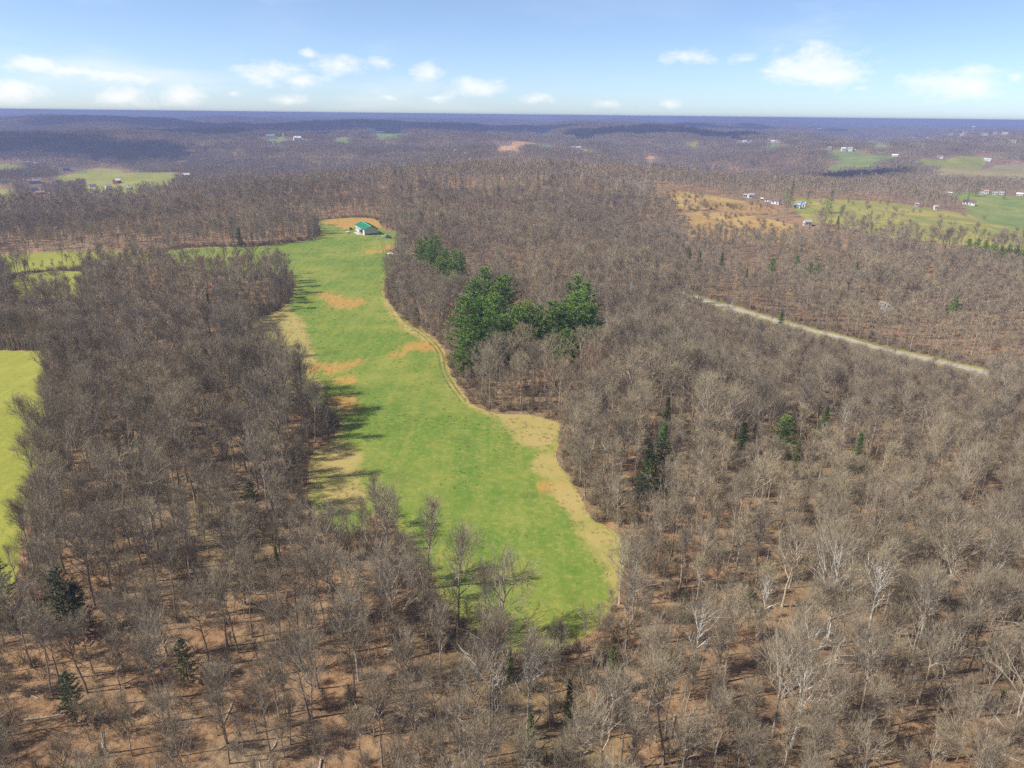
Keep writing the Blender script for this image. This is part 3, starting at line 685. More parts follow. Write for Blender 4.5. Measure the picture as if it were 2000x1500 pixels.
def mat_needles(name, dark, light):
    M = Mat(name, 0.75, 0.25)
    oi = M.n('ShaderNodeObjectInfo')
    p = M.pos()
    f = M.math('ADD', M.math('MULTIPLY', oi.outputs['Random'], 0.4), M.math('MULTIPLY', M.ramp(M.noise(p, 0.8, 3, 0.6), 0.3, 0.7), 0.6))
    M.color(M.mix(f, dark, light))
    return M.m


def mat_plain(name, c, rough=0.7, spec=0.3, var=0.12, scale=0.8, metal=0.0):
    M = Mat(name, rough, spec)
    M.b.inputs['Metallic'].default_value = metal
    n = M.noise(M.pos(), scale, 5, 0.65)
    M.color(M.mix(M.ramp(n, 0.3, 0.7), tuple(v * (1 - var) for v in c), tuple(min(1, v * (1 + var)) for v in c)))
    return M.m


GRASS = {
    'main': mat_grass('pasture_grass', (0.100, 0.180, 0.022), (0.238, 0.252, 0.048), (0.380, 0.285, 0.105), (0.50, 0.265, 0.075), True),
    'green': mat_grass('hill_grass', (0.125, 0.195, 0.047), (0.245, 0.260, 0.074), (0.34, 0.29, 0.12), (0.4, 0.3, 0.1)),
    'lime': mat_grass('lime_grass', (0.205, 0.225, 0.026), (0.305, 0.285, 0.055), (0.38, 0.31, 0.10), (0.4, 0.3, 0.1)),
    'olive': mat_grass('valley_grass', (0.175, 0.200, 0.048), (0.385, 0.315, 0.085), (0.47, 0.34, 0.12), (0.4, 0.3, 0.1)),
    'tan': mat_grass('tan_grass', (0.23, 0.20, 0.07), (0.33, 0.26, 0.12), (0.42, 0.32, 0.17), (0.4, 0.3, 0.1)),
    'orange': mat_grass('broomsedge', (0.27, 0.150, 0.06), (0.42, 0.295, 0.10), (0.46, 0.36, 0.15), (0.4, 0.3, 0.1)),
    'brown': mat_grass('stubble_ground', (0.42, 0.25, 0.11), (0.50, 0.31, 0.15), (0.54, 0.37, 0.20), (0.4, 0.3, 0.1)),
}
LITTER, FARWOOD = mat_litter(), mat_far_wood()

# ------------------------------------------------------------------ the ground: one sheet, cut along the edges of the fields
def inside(poly, x, y):
    x = np.asarray(x); y = np.asarray(y)
    c = np.zeros(x.shape, bool)
    n = len(poly)
    for i in range(n):
        (x1, y1), (x2, y2) = poly[i], poly[(i + 1) % n]
        if y1 == y2: continue
        c ^= ((y1 > y) != (y2 > y)) & (x < (x2 - x1) * (y - y1) / (y2 - y1) + x1)
    return c


def edge_dist(poly, x, y, closed=True):
    x = np.asarray(x, dtype=float); y = np.asarray(y, dtype=float)
    d = np.full(x.shape, 1e9)
    n = len(poly)
    for i in range(n if closed else n - 1):
        (x1, y1), (x2, y2) = poly[i], poly[(i + 1) % n]
        dx, dy = x2 - x1, y2 - y1
        L2 = dx * dx + dy * dy + 1e-9
        t = np.clip(((x - x1) * dx + (y - y1) * dy) / L2, 0, 1)
        d = np.minimum(d, np.hypot(x - x1 - t * dx, y - y1 - t * dy))
    return d


def signed(polys, x, y):
    """distance to the nearest outline, positive inside any of them; far away it is clipped to -30"""
    x = np.asarray(x, dtype=float); y = np.asarray(y, dtype=float)
    s = np.full(x.shape, -30.0)
    for poly in polys:
        a = np.array(poly)
        m = (x > a[:, 0].min() - 30) & (x < a[:, 0].max() + 30) & (y > a[:, 1].min() - 30) & (y < a[:, 1].max() + 30)
        if not m.any(): continue
        d = edge_dist(poly, x[m], y[m])
        d = np.where(inside(poly, x[m], y[m]), d, -d)
        s[m] = np.maximum(s[m], d)
    return s


def soften(poly, seed):
    """an outline that wanders a little, as the edge of a mown field does"""
    rng = np.random.default_rng(seed)
    # Chaikin once, then subdivide and shift
    q = []
    for i in range(len(poly)):
        a, b = np.array(poly[i]), np.array(poly[(i + 1) % len(poly)])
        q += [a * 0.78 + b * 0.22, a * 0.22 + b * 0.78]
    out = []
    for i in range(len(q)):
        a, b = q[i], q[(i + 1) % len(q)]
        L = np.hypot(*(b - a))
        step = max(3.0, 0.012 * np.hypot(*a))
        k = max(1, int(L / step))
        nrm = np.array([-(b - a)[1], (b - a)[0]]) / (L + 1e-6)
        for j in range(k):
            p = a + (b - a) * j / k
            out.append(tuple(p + nrm * rng.normal(0, 0.16) * step * (0.6 if j else 0.2)))
    return out


FIELD_OUT = {k: (c, soften(p, 5 + i)) for i, (k, (c, p)) in enumerate(FIELDS.items())}
HOUSE_PADS = [(h[0], h[1]) for h in HOUSES]


def build_ground():
    rng = np.random.default_rng(4)
    pts = []
    r = 30.0
    while r < 16500:
        step = max(2.6, 0.0115 * r) if r < 700 else 0.014 * r
        half = R(62) if r < 1500 else R(52)
        n = int(2 * half * r / (step * (1.0 if r < 2500 else 1.5)))
        a = -half + 2 * half * (np.arange(n + 1) + rng.uniform(-0.3, 0.3, n + 1)) / n
        rr = r + rng.uniform(-0.3, 0.3, n + 1) * step
        pts.append(np.stack([rr * np.sin(a), rr * np.cos(a)], 1))
        r += step
    # coarse skirt to the sides and behind
    g = np.array([(x, y) for x in np.arange(-15000, 15001, 1500) for y in np.arange(-3000, 16501, 1500)], float)
    g2 = np.array([(x, y) for x in np.arange(-240, 241, 30) for y in np.arange(-120, 61, 30)], float)
    ang = np.abs(np.arctan2(g[:, 0], g[:, 1]))
    pts.append(g[(ang > R(56)) | (np.hypot(g[:, 0], g[:, 1]) > 16900)])
    ang2 = np.abs(np.arctan2(g2[:, 0], g2[:, 1] - 1e-3))
    pts.append(g2[(ang2 > R(66)) | (np.hypot(g2[:, 0], g2[:, 1]) < 26)])
    pts = np.concatenate(pts)
    # keep loose points off the outlines
    allv, edges = [], []
    for k, (c, poly) in FIELD_OUT.items():
        a = np.array(poly)
        m = (pts[:, 0] > a[:, 0].min() - 4) & (pts[:, 0] < a[:, 0].max() + 4) & (pts[:, 1] > a[:, 1].min() - 4) & (pts[:, 1] < a[:, 1].max() + 4)
        idx = np.where(m)[0]
        if len(idx):
            d = edge_dist(poly, pts[idx, 0], pts[idx, 1])
            pts = np.delete(pts, idx[d < 0.9], axis=0)
        b = len(allv)
        allv += [tuple(p) for p in poly]
        edges += [(b + i, b + (i + 1) % len(poly)) for i in range(len(poly))]
    allv += [tuple(p) for p in pts]
    res = delaunay_2d_cdt([Vector(p) for p in allv], edges, [], 0, 1e-4)
    V = np.array([(v[0], v[1]) for v in res[0]])
    Fc = np.array([f for f in res[2] if len(f) == 3])
    Z = terrain(V[:, 0], V[:, 1])
    cen = V[Fc].mean(1)
    owner = np.full(len(Fc), -1)
    keys = list(FIELD_OUT)
    for i, k in enumerate(keys):
        poly = FIELD_OUT[k][1]
        a = np.array(poly)
        m = np.where((cen[:, 0] > a[:, 0].min()) & (cen[:, 0] < a[:, 0].max()) & (cen[:, 1] > a[:, 1].min()) & (cen[:, 1] < a[:, 1].max()))[0]
        if len(m): owner[m[inside(poly, cen[m, 0], cen[m, 1])]] = i
    rad = np.hypot(cen[:, 0], cen[:, 1])
    owner[(owner == -1) & (rad > 10300)] = -2

    def part(name, sel, mat, attrs=False):
        f = Fc[sel]
        used, inv = np.unique(f, return_inverse=True)
        me = bpy.data.meshes.new(name)
        co = np.stack([V[used, 0], V[used, 1], Z[used]], 1)
        me.from_pydata(co.tolist(), [], inv.reshape(-1, 3).tolist())
        me.materials.append(mat)
        me.polygons.foreach_set('use_smooth', [True] * len(me.polygons))
        if attrs:
            for nm, val in (('dry', signed(DRY, co[:, 0], co[:, 1])), ('straw', signed(STRAW, co[:, 0], co[:, 1])),
                            ('rim', edge_dist(FIELD_OUT['main'][1], co[:, 0], co[:, 1]))):
                at = me.attributes.new(nm, 'FLOAT', 'POINT')
                at.data.foreach_set('value', val.astype(np.float32))
        me.update()
        return link(name, me)
    tag(part('ground', owner == -1, LITTER), 'brown leaf litter floor under the bare woods', kind='structure')
    tag(part('distant_hills', owner == -2, FARWOOD), 'blue hazy wooded hills along the horizon', kind='structure')
    for i, k in enumerate(keys):
        c = FIELD_OUT[k][0]
        o = part('field', owner == i, GRASS['main'] if k == 'main' else GRASS[c], k == 'main')
        tag(o, FIELD_LABEL.get(k, 'small open field among distant wooded hills'), kind='structure')


FIELD_LABEL = {
    'main': 'long green field running from the near wood up to the barn', 'left': 'lime green field beyond the trees at the left edge',
    'leftmid': 'small lime green field glimpsed behind the left wood', 'leftstrip': 'thin green strip behind a row of bare trees',
    'village': 'sloping green pasture with the red barn', 'stubble': 'oval tan stubble field by the far hamlet',
    'valley': 'yellow green valley pasture with scattered trees', 'farmyard': 'green slope behind the long white farm building',
    'scrub_top': 'upper orange brown scrub clearing on the hill', 'scrub_low': 'lower orange scrub clearing with yellow edge',
    'hill_a': 'curved green field on the far hillside', 'hill_d': 'tan hillside field at the right edge',
}
build_ground()

# ------------------------------------------------------------------ gravel road through the wood
def smooth_line(pts, step):
    P = [np.array(p, float) for p in pts]
    out = []
    for i in range(len(P) - 1):
        p0, p1, p2, p3 = P[max(i - 1, 0)], P[i], P[i + 1], P[min(i + 2, len(P) - 1)]
        n = max(2, int(np.hypot(*(p2 - p1)) / step))
        for t in np.linspace(0, 1, n, endpoint=False):
            out.append(0.5 * ((2 * p1) + (-p0 + p2) * t + (2 * p0 - 5 * p1 + 4 * p2 - p3) * t ** 2 + (-p0 + 3 * p1 - 3 * p2 + p3) * t ** 3))
    out.append(P[-1])
    return np.array(out)


ROAD_LINE = smooth_line(ROAD, 4.0)


def strip(name, line, offs, lifts, mat, kind='structure', label=None):
    """a ribbon laid over the land: cross-section given by offsets and lifts"""
    d = np.gradient(line, axis=0)
    d /= np.hypot(d[:, 0], d[:, 1])[:, None]
    nrm = np.stack([-d[:, 1], d[:, 0]], 1)
    base = terrain(line[:, 0], line[:, 1])
    m = MB()
    k = len(offs)
    vs = []
    for i in range(len(line)):
        w = 1 + 0.10 * math.sin(i * 0.9) + 0.06 * math.sin(i * 2.3)
        for o, lf in zip(offs, lifts):
            p = line[i] + nrm[i] * o * w
            z = max(float(base[i]), float(terrain(p[0], p[1])))
            vs.append((p[0], p[1], z + lf))
    fs = [(i * k + j, i * k + j + 1, (i + 1) * k + j + 1, (i + 1) * k + j) for i in range(len(line) - 1) for j in range(k - 1)]
    m.add(vs, fs)
    o = m.build(name, mat, smooth=True)
    return tag(o, label, kind=kind)


ROAD_MAT = mat_plain('gravel', (0.40, 0.35, 0.275), 0.95, 0.1, 0.2, 0.7)
strip('road_verge', ROAD_LINE, [-7.5, -6, -3, 0, 3, 7, 9], [-0.6, 0.14, 0.2, 0.2, 0.2, 0.14, -0.6], GRASS['olive'], label='grassy verge along the gravel road')
strip('gravel_road', ROAD_LINE, [-3.3, -1.7, 0, 1.7, 3.3], [0.27, 0.33, 0.36, 0.33, 0.27], ROAD_MAT, label='pale gravel road through the wood')

# wheel ruts of the farm track down the right side of the long field
RUT_M = mat_plain('worn_earth', (0.145, 0.165, 0.04), 0.95, 0.1, 0.35, 0.35)
TRACK_LINE = smooth_line(TRACK, 3.0)
for off in (-0.85, 0.85):
    strip('wheel_rut', TRACK_LINE, [off - 0.32, off, off + 0.32], [0.05, 0.035, 0.05], RUT_M, label='worn wheel rut along the right side of the long field')

# ------------------------------------------------------------------ tree stock
def rot_about(v, axis, a):
    return Matrix.Rotation(a, 3, axis) @ v


def blade(mb, p, d, L, w, rng, tip=0.25):
    """one thin twig: a tapering ribbon of two triangles"""
    s = d.orthogonal().normalized()
    s = rot_about(s, d, rng.uniform(0, 6.28)) * (w / 2)
    q = p + d * L
    b = len(mb.v)
    mb.v += [tuple(p - s), tuple(p + s), tuple(q)]
    mb.f.append((b, b + 1, b + 2))


def bare_tree(seed, H, level, form='round'):
    """returns (trunk MB, crown MB); level 0 near, 1 middle distance, 2 far"""
    rng = random.Random(seed)
    T, C = MB(), MB()
    lean = Vector((rng.gauss(0, 0.035), rng.gauss(0, 0.035), 1))
    fork = H * {'round': rng.uniform(0.30, 0.45), 'tall': rng.uniform(0.45, 0.6), 'spread': rng.uniform(0.2, 0.3), 'slim': rng.uniform(0.4, 0.55), 'vase': rng.uniform(0.16, 0.24)}[form]
    top = H * 0.93
    r0 = H * rng.uniform(0.0105, 0.0145)
    n = 7 if level == 0 else (5 if level == 1 else 3)
    pts, rad = [], []
    wob = Vector((0, 0, 0))
    for i in range(n):
        t = i / (n - 1)
        wob = wob + Vector((rng.gauss(0, 0.012), rng.gauss(0, 0.012), 0)) * H * (0.3 + t)
        pts.append(Vector((lean.x * t * top, lean.y * t * top, t * top - 0.6 * (i == 0))) + wob * (1 if i else 0))
        rad.append(r0 * (1.25 if i == 0 else 1) * (1 - 0.86 * t ** 1.1))
    T.tube(pts, rad, 6 if level == 0 else (4 if level == 1 else 3))

    def on_trunk(h):
        t = min(max(h / top, 0), 0.999) * (n - 1)
        i = int(t)
        return pts[i].lerp(pts[i + 1], t - i)

    spread = {'round': 0.23, 'tall': 0.16, 'spread': 0.34, 'slim': 0.11, 'vase': 0.27}[form] * H
    nl = {0: 13, 1: 10, 2: 7}[level]
    tw = {0: 0.032, 1: 0.080, 2: 0.22}[level]            # drawn width of a spray of twigs
    ga = rng.uniform(0, 6.28)
    for i in range(nl):
        t = i / (nl - 1)
        h = fork + (top * 0.97 - fork) * t ** 0.9
        ga += 2.4 + rng.gauss(0, 0.35)
        prof = math.sin(math.pi * (0.24 + 0.70 * t)) ** 0.8
        L = spread * prof * rng.uniform(0.8, 1.25) + 0.08 * H
        rise = {'round': 1.0, 'tall': 1.4, 'spread': 0.7, 'slim': 1.8, 'vase': 1.6}[form] + 0.75 * t + rng.gauss(0, 0.15)
        d = Vector((math.cos(ga), math.sin(ga), rise)).normalized()
        p0 = on_trunk(h)
        seg = 4 if level == 0 else 3
        lp, lr = [p0], [max(0.035, r0 * 0.55 * (1 - 0.5 * t))]
        dd = d.copy()
        for k in range(seg):
            dd = (dd + Vector((rng.gauss(0, 0.16), rng.gauss(0, 0.16), 0.14 + rng.gauss(0, 0.1)))).normalized()
            lp.append(lp[-1] + dd * L / seg)
            lr.append(lr[0] * (1 - 0.85 * (k + 1) / seg))
        if level < 2:
            T.tube(lp, lr, 4 if level == 0 else 3)
        ns = {0: 7, 1: 5, 2: 3}[level]
        for j in range(ns):
            u = 0.25 + 0.75 * (j + rng.random() * 0.6) / ns
            k = min(int(u * seg), seg - 1)
            q0 = lp[k].lerp(lp[k + 1], u * seg - k)
            ax = (lp[k + 1] - lp[k]).normalized()
            sd = rot_about(ax.orthogonal().normalized(), ax, rng.uniform(0, 6.28))
            d2 = (ax * rng.uniform(0.5, 1.0) + sd * rng.uniform(0.5, 0.95) + Vector((0, 0, 0.35))).normalized()
            L2 = L * rng.uniform(0.34, 0.6) * (1.15 - 0.5 * u) + 0.5
            q1 = q0 + d2 * L2 * 0.5 + Vector((rng.gauss(0, 0.1), rng.gauss(0, 0.1), 0.06)) * L2 * 0.4
            q2 = q0 + d2 * L2 + Vector((0, 0, 0.10 * L2))
            if level == 0:
                rr = max(0.018, lr[0] * 0.34)
                T.tube([q0, q1, q2], [rr, rr * 0.7, rr * 0.3], 3)
            elif level == 1:
                blade(C, q0, (q2 - q0).normalized(), L2, tw * 1.3, rng)
            else:
                blade(C, q0, (q2 - q0).normalized(), L2 * 1.2, tw * 1.8, rng)
            n3 = {0: 7, 1: 6, 2: 4}[level]
            for a in range(n3):
                v = 0.15 + 0.85 * (a + rng.random()) / n3
                s0 = q0.lerp(q1, v * 2) if v < 0.5 else q1.lerp(q2, v * 2 - 1)
                ax2 = d2
                sd = rot_about(ax2.orthogonal().normalized(), ax2, rng.uniform(0, 6.28))
                d3 = (ax2 * rng.uniform(0.7, 1.2) + sd * rng.uniform(0.3, 0.8) + Vector((0, 0, 0.35))).normalized()
                L3 = rng.uniform(0.050, 0.100) * H * (1.15 if level else 1.0)
                blade(C, s0, d3, L3, tw * (1.0 if level == 0 else 0.9), rng)
                if level == 0:
                    for b in range(4):
                        s1 = s0 + d3 * L3 * rng.uniform(0.25, 0.95)
                        sd = rot_about(d3.orthogonal().normalized(), d3, rng.uniform(0, 6.28))
                        d4 = (d3 * rng.uniform(0.7, 1.1) + sd * rng.uniform(0.3, 0.7) + Vector((0, 0, 0.2))).normalized()
                        blade(C, s1, d4, L3 * rng.uniform(0.5, 0.85), tw * 0.8, rng)
                elif level == 1:
                    for b in range(2):
                        s1 = s0 + d3 * L3 * rng.uniform(0.3, 0.9)
                        sd = rot_about(d3.orthogonal().normalized(), d3, rng.uniform(0, 6.28))
                        d4 = (d3 * 0.8 + sd * rng.uniform(0.3, 0.75) + Vector((0, 0, 0.2))).normalized()
                        blade(C, s1, d4, L3 * rng.uniform(0.5, 0.85), tw * 0.8, rng)
    return T, C


def conifer(seed, H, kind, level):
    rng = random.Random(seed)
    T, C = MB(), MB()
    base = {'p': 0.14, 's': 0.05, 'c': 0.06}[kind] * H
    wide = {'p': 0.28, 's': 0.26, 'c': 0.15}[kind] * H
    nseg = 6
    pts = [Vector((rng.gauss(0, 0.006) * H * (i > 0), rng.gauss(0, 0.006) * H * (i > 0), H * 0.97 * i / (nseg - 1) - 0.5 * (i == 0))) for i in range(nseg)]
    T.tube(pts, [H * 0.014 * (1 - 0.9 * i / (nseg - 1)) for i in range(nseg)], 5 if level == 0 else 3)
    gap = {'p': 0.050, 's': 0.036, 'c': 0.034}[kind] * H * (1 if level == 0 else 1.7)
    h = base
    nb = {'p': 6, 's': 8, 'c': 7}[kind] if level == 0 else {'p': 5, 's': 5, 'c': 5}[kind]
    while h < H * 0.985:
        t = (h - base) / (H - base)
        prof = {'p': (1 - t) ** 0.5 * (0.72 + 0.28 * min(1, t * 5)), 's': (1 - t) ** 0.95 + 0.02, 'c': (1 - t) ** 0.55 * (0.8 + 0.2 * min(1, t * 4))}[kind]
        a0 = rng.uniform(0, 6.28)
        for b in range(nb):
            a = a0 + 6.283 * b / nb + rng.gauss(0, 0.25)
            L = wide * prof * rng.uniform(0.62, 1.22) + 0.25
            if kind == 'p' and rng.random() < 0.1: continue
            up = {'p': 0.18 + 0.5 * t, 's': -0.22 + 0.75 * t, 'c': 0.9 + 0.5 * t}[kind]
            d = Vector((math.cos(a), math.sin(a), up)).normalized()
            p0 = Vector((0, 0, h + rng.uniform(-0.4, 0.4) * gap))
            if level == 0:
                T.tube([p0, p0 + d * L * 0.9], [0.05, 0.015], 3)
            nc = max(2, int(L / (0.62 if level == 0 else 1.1)))
            for c in range(nc):
                u = 0.22 + 0.78 * (c + rng.random() * 0.7) / nc
                q = p0 + d * L * u + Vector((0, 0, (0.10 if kind == 'p' else -0.12) * L * u * u))
                k = {'p': 20, 's': 12, 'c': 12}[kind] if level == 0 else 4
                for _ in range(k):
                    v = Vector((rng.gauss(0, 1), rng.gauss(0, 1), rng.gauss(0, 0.55) + (0.35 if kind != 's' else -0.05)))
                    v = (v.normalized() + d * 0.55).normalized()
                    blade(C, q - v * 0.1, v, (0.034 if kind == 'p' else 0.03) * H * rng.uniform(0.7, 1.3) + 0.16, (0.13 if level == 0 else 0.42), rng)
        h += gap * rng.uniform(0.8, 1.2)
    return T, C


BARK = mat_bark('bare_twigs', [(0.160, 0.116, 0.076), (0.345, 0.285, 0.192), (0.235, 0.192, 0.132), (0.385, 0.318, 0.196), (0.320, 0.216, 0.142)])
TRUNK = mat_bark('bare_trunk_bark', [(0.18, 0.14, 0.105), (0.36, 0.305, 0.235), (0.26, 0.215, 0.165), (0.43, 0.37, 0.285), (0.32, 0.255, 0.19)])
PALE_BARK = mat_bark('pale_bark', [(0.52, 0.49, 0.43), (0.62, 0.59, 0.53), (0.55, 0.5, 0.42)])
PALE_TWIG = mat_bark('pale_twigs', [(0.36, 0.31, 0.24), (0.42, 0.36, 0.28), (0.38, 0.32, 0.25)])
BRUSH_MAT = mat_bark('brush', [(0.20, 0.145, 0.105), (0.27, 0.205, 0.14), (0.22, 0.19, 0.11), (0.31, 0.22, 0.145), (0.17, 0.19, 0.08)])
PINE_BARK = mat_plain('pine_bark', (0.10, 0.075, 0.055), 0.95, 0.1)
NEEDLES = {'m': mat_needles('muted_needles', (0.065, 0.085, 0.042), (0.140, 0.160, 0.078)), 'p': mat_needles('pine_needles', (0.070, 0.148, 0.024), (0.230, 0.350, 0.058)), 's': mat_needles('spruce_needles', (0.060, 0.105, 0.032), (0.150, 0.215, 0.060)),
           'c': mat_needles('cedar_needles', (0.085, 0.110, 0.025), (0.190, 0.215, 0.060))}

FORMS = ['round', 'tall', 'vase', 'spread', 'slim', 'round', 'tall', 'slim']
NEAR = []
for i, f in enumerate(FORMS):
    T, C = bare_tree(100 + i, 16.0, 0, f)
    NEAR.append((T.mesh('bare_trunk', TRUNK), C.mesh('bare_crown', BARK), f))


def joined(T, C, name, m1, m2=None):
    J = MB()
    J.add(T.v, T.f)
    nT = len(T.f)
    J.add(C.v, C.f)
    me = J.mesh(name, m1)
    if m2:
        me.materials.append(m2)
        mi = np.zeros(len(me.polygons), np.int32)
        mi[nT:] = 1
        me.polygons.foreach_set('material_index', mi)
    return me


stock = bpy.data.collections.new('tree_stock')            # only referred to by the woods below


def stock_obj(name, me):
    o = bpy.data.objects.new(name, me)
    stock.objects.link(o)
    return o


# index 0-7 near, 8-15 middle, 16-21 far, 22-27 groves for the far hills
for i, f in enumerate(FORMS):
    T, C = bare_tree(100 + i, 16.0, 0, f)
    stock_obj('bare_tree_a%02d' % i, joined(T, C, 'bare_tree', TRUNK, BARK))
for i, f in enumerate(FORMS):
    T, C = bare_tree(200 + i, 16.0, 1, f)
    stock_obj('bare_tree_b%02d' % i, joined(T, C, 'bare_tree', TRUNK, BARK))
for i in range(6):
    T, C = bare_tree(300 + i, 16.0, 2, FORMS[i])
    stock_obj('bare_tree_c%02d' % i, joined(T, C, 'bare_tree', TRUNK, BARK))
GROVE = 36.0
for i in range(6):
    rng = random.Random(500 + i)
    J = MB()
    for gx in range(5):
        for gy in range(5):
            T, C = bare_tree(rng.randrange(10 ** 6), 16.0, 2, rng.choice(FORMS))
            s = rng.uniform(0.75, 1.12)
            ox, oy = (gx - 2 + rng.uniform(-0.45, 0.45)) * GROVE / 5, (gy - 2 + rng.uniform(-0.45, 0.45)) * GROVE / 5
            for M_ in (T, C):
                J.add([(p[0] * s + ox, p[1] * s + oy, p[2] * s - 0.8) for p in M_.v], M_.f)
    stock_obj('bare_tree_d%02d' % i, J.mesh('grove', BARK))
# 28-31 brush
for i in range(4):
    rng = random.Random(700 + i)
    J = MB()
    for s in range(26):
        a, ti = rng.uniform(0, 6.28), abs(rng.gauss(0, 0.55))
        d = Vector((math.cos(a) * ti, math.sin(a) * ti, 1)).normalized()
        p = Vector((rng.gauss(0, 0.35), rng.gauss(0, 0.35), -0.1))
        L = rng.uniform(1.2, 2.6)
        J.tube([p, p + d * L * 0.5, p + d * L + Vector((d.x, d.y, 0)) * 0.3], [0.03, 0.022, 0.008], 3)
        for k in range(12):
            q = p + d * L * rng.uniform(0.25, 1.0)
            v = (d + Vector((rng.gauss(0, 0.7), rng.gauss(0, 0.7), rng.gauss(0.1, 0.5)))).normalized()
            blade(J, q, v, rng.uniform(0.4, 0.9), 0.032, rng)
    stock_obj('brush_e%02d' % i, J.mesh('brush', BRUSH_MAT))

# 32-34 fallen limbs
for i in range(3):
    rng = random.Random(800 + i)
    J = MB()
    L = rng.uniform(3.5, 7.5)
    J.tube([(-L / 2, 0, 0.12), (0, rng.gauss(0, 0.15), 0.16), (L / 2, rng.gauss(0, 0.3), 0.2)], [0.15, 0.12, 0.05], 5)
    for k in range(7):
        x = rng.uniform(-0.1, 0.5) * L
        v = Vector((rng.uniform(0.2, 1), rng.choice((-1, 1)) * rng.uniform(0.4, 1), rng.uniform(0.0, 0.7))).normalized()
        J.tube([(x, 0, 0.15), Vector((x, 0, 0.15)) + v * rng.uniform(0.6, 1.8)], [0.045, 0.012], 3)
    stock_obj('fallen_limb_f%02d' % i, J.mesh('fallen_limb', PALE_TWIG))

# 35-37 tufts of dead grass, 38-40 clumps of green grass
TUFT_M = mat_bark('dead_grass', [(0.46, 0.36, 0.15), (0.56, 0.46, 0.24), (0.42, 0.31, 0.13), (0.54, 0.40, 0.17)])
CLUMP_M = mat_bark('grass_clump', [(0.085, 0.165, 0.016), (0.13, 0.21, 0.022), (0.22, 0.25, 0.04), (0.10, 0.19, 0.018)])
for kind, mat_, hh, n_ in (('tuft_g', TUFT_M, 0.5, 30), ('tuft_h', CLUMP_M, 0.30, 26)):
    for i in range(3):
        rng = random.Random(ord(kind[-1]) * 10 + i)
        J = MB()
        for k in range(n_):
            a, r_ = rng.uniform(0, 6.28), math.sqrt(rng.random()) * 0.55
            d = Vector((rng.gauss(0, 0.45), rng.gauss(0, 0.45), 1)).normalized()
            blade(J, Vector((math.cos(a) * r_, math.sin(a) * r_, -0.03)), d, hh * rng.uniform(0.6, 1.3), 0.07, rng)
        stock_obj('grass_%s%02d' % (kind, i), J.mesh('grass_tuft', mat_))

# ------------------------------------------------------------------ where trees may stand
HOUSE_CLEAR = []
for (hx, hy, qx, qy, w, d, h, t, wc, rc, pl) in HOUSES:
    dv = np.array([qx - hx, qy - hy])
    L = np.hypot(*dv)
    if L > 420: dv *= 420 / L
    HOUSE_CLEAR.append((hx, hy, hx + dv[0], hy + dv[1], max(w, d) * 0.62 + 3))


def open_ground(x, y, margin):
    """True where no wood grows: fields, road, yards"""
    x = np.asarray(x); y = np.asarray(y)
    res = np.zeros(x.shape, bool)
    for k, (c, poly) in FIELD_OUT.items():
        a = np.array(poly)
        m = np.where((x > a[:, 0].min() - 6) & (x < a[:, 0].max() + 6) & (y > a[:, 1].min() - 6) & (y < a[:, 1].max() + 6))[0]
        if not len(m): continue
        i = inside(poly, x[m], y[m])
        dd = edge_dist(poly, x[m], y[m])
        res[m] |= i | (dd < margin)
    m = np.where((x > 40) & (x < 420) & (y > 150) & (y < 520))[0]
    if len(m):
        rl = [tuple(p) for p in ROAD_LINE]
        res[m] |= edge_dist(rl, x[m], y[m], False) < 7.0
        down = [(p[0] - 3.5, p[1] - 5.0) for p in rl]       # cutting kept clear below the road
        res[m] |= edge_dist(down, x[m], y[m], False) < 5.0
    for (ax, ay, bx, by, rr) in HOUSE_CLEAR:
        m = np.where((x > min(ax, bx) - rr) & (x < max(ax, bx) + rr) & (y > min(ay, by) - rr) & (y < max(ay, by) + rr))[0]
        if not len(m): continue
        d = edge_dist([(ax, ay), (bx, by)], x[m], y[m], False)
        res[m] |= d < rr
    return res


def scatter(cell, r0, r1, seed, margin):
    rng = np.random.default_rng(seed)
    xs = np.arange(-0.82 * r1 - 60, 0.82 * r1 + 60, cell)
    ys = np.arange(30, r1, cell)
    X, Y = np.meshgrid(xs, ys)
    X = (X + rng.uniform(-0.48, 0.48, X.shape) * cell).ravel()
    Y = (Y + rng.uniform(-0.48, 0.48, Y.shape) * cell).ravel()
    r = np.hypot(X, Y)
    m = (r >= r0) & (r < r1) & (np.abs(X) < 0.80 * Y + 48) & (Y > 38)
    X, Y = X[m], Y[m]
    m = ~open_ground(X, Y, margin)
    return X[m], Y[m], rng


WOOD = []                                                 # rows: x, y, z, rx, ry, rz, scale, index


def plant(cell, r0, r1, seed, lo, n, smin, smax, margin=1.0, thin=0.12, zoff=-0.1):
    X, Y, rng = scatter(cell, r0, r1, seed, margin)
    dens = fbm(X / 34, Y / 34, 80 + seed, 2)
    keep = rng.random(len(X)) > thin + 0.5 * sstep(0.58, 0.8, dens)
    X, Y = X[keep], Y[keep]
    k = len(X)
    tall = 0.72 + 0.56 * fbm(X / 48, Y / 48, 90, 2)
    s = rng.uniform(smin, smax, k) * tall
    a = np.stack([X, Y, terrain(X, Y) + zoff, rng.normal(0, 0.03, k), rng.normal(0, 0.03, k), rng.uniform(0, 6.28, k), s, lo + rng.integers(0, n, k)], 1)
    return a


def near_edge(a, w):
    ok = np.zeros(len(a), bool)
    for k in ('main', 'left', 'leftmid'):
        ok |= edge_dist(FIELD_OUT[k][1], a[:, 0], a[:, 1]) < w
    ok |= edge_dist([tuple(p) for p in ROAD_LINE], a[:, 0], a[:, 1], False) < w + 9
    return a[ok]


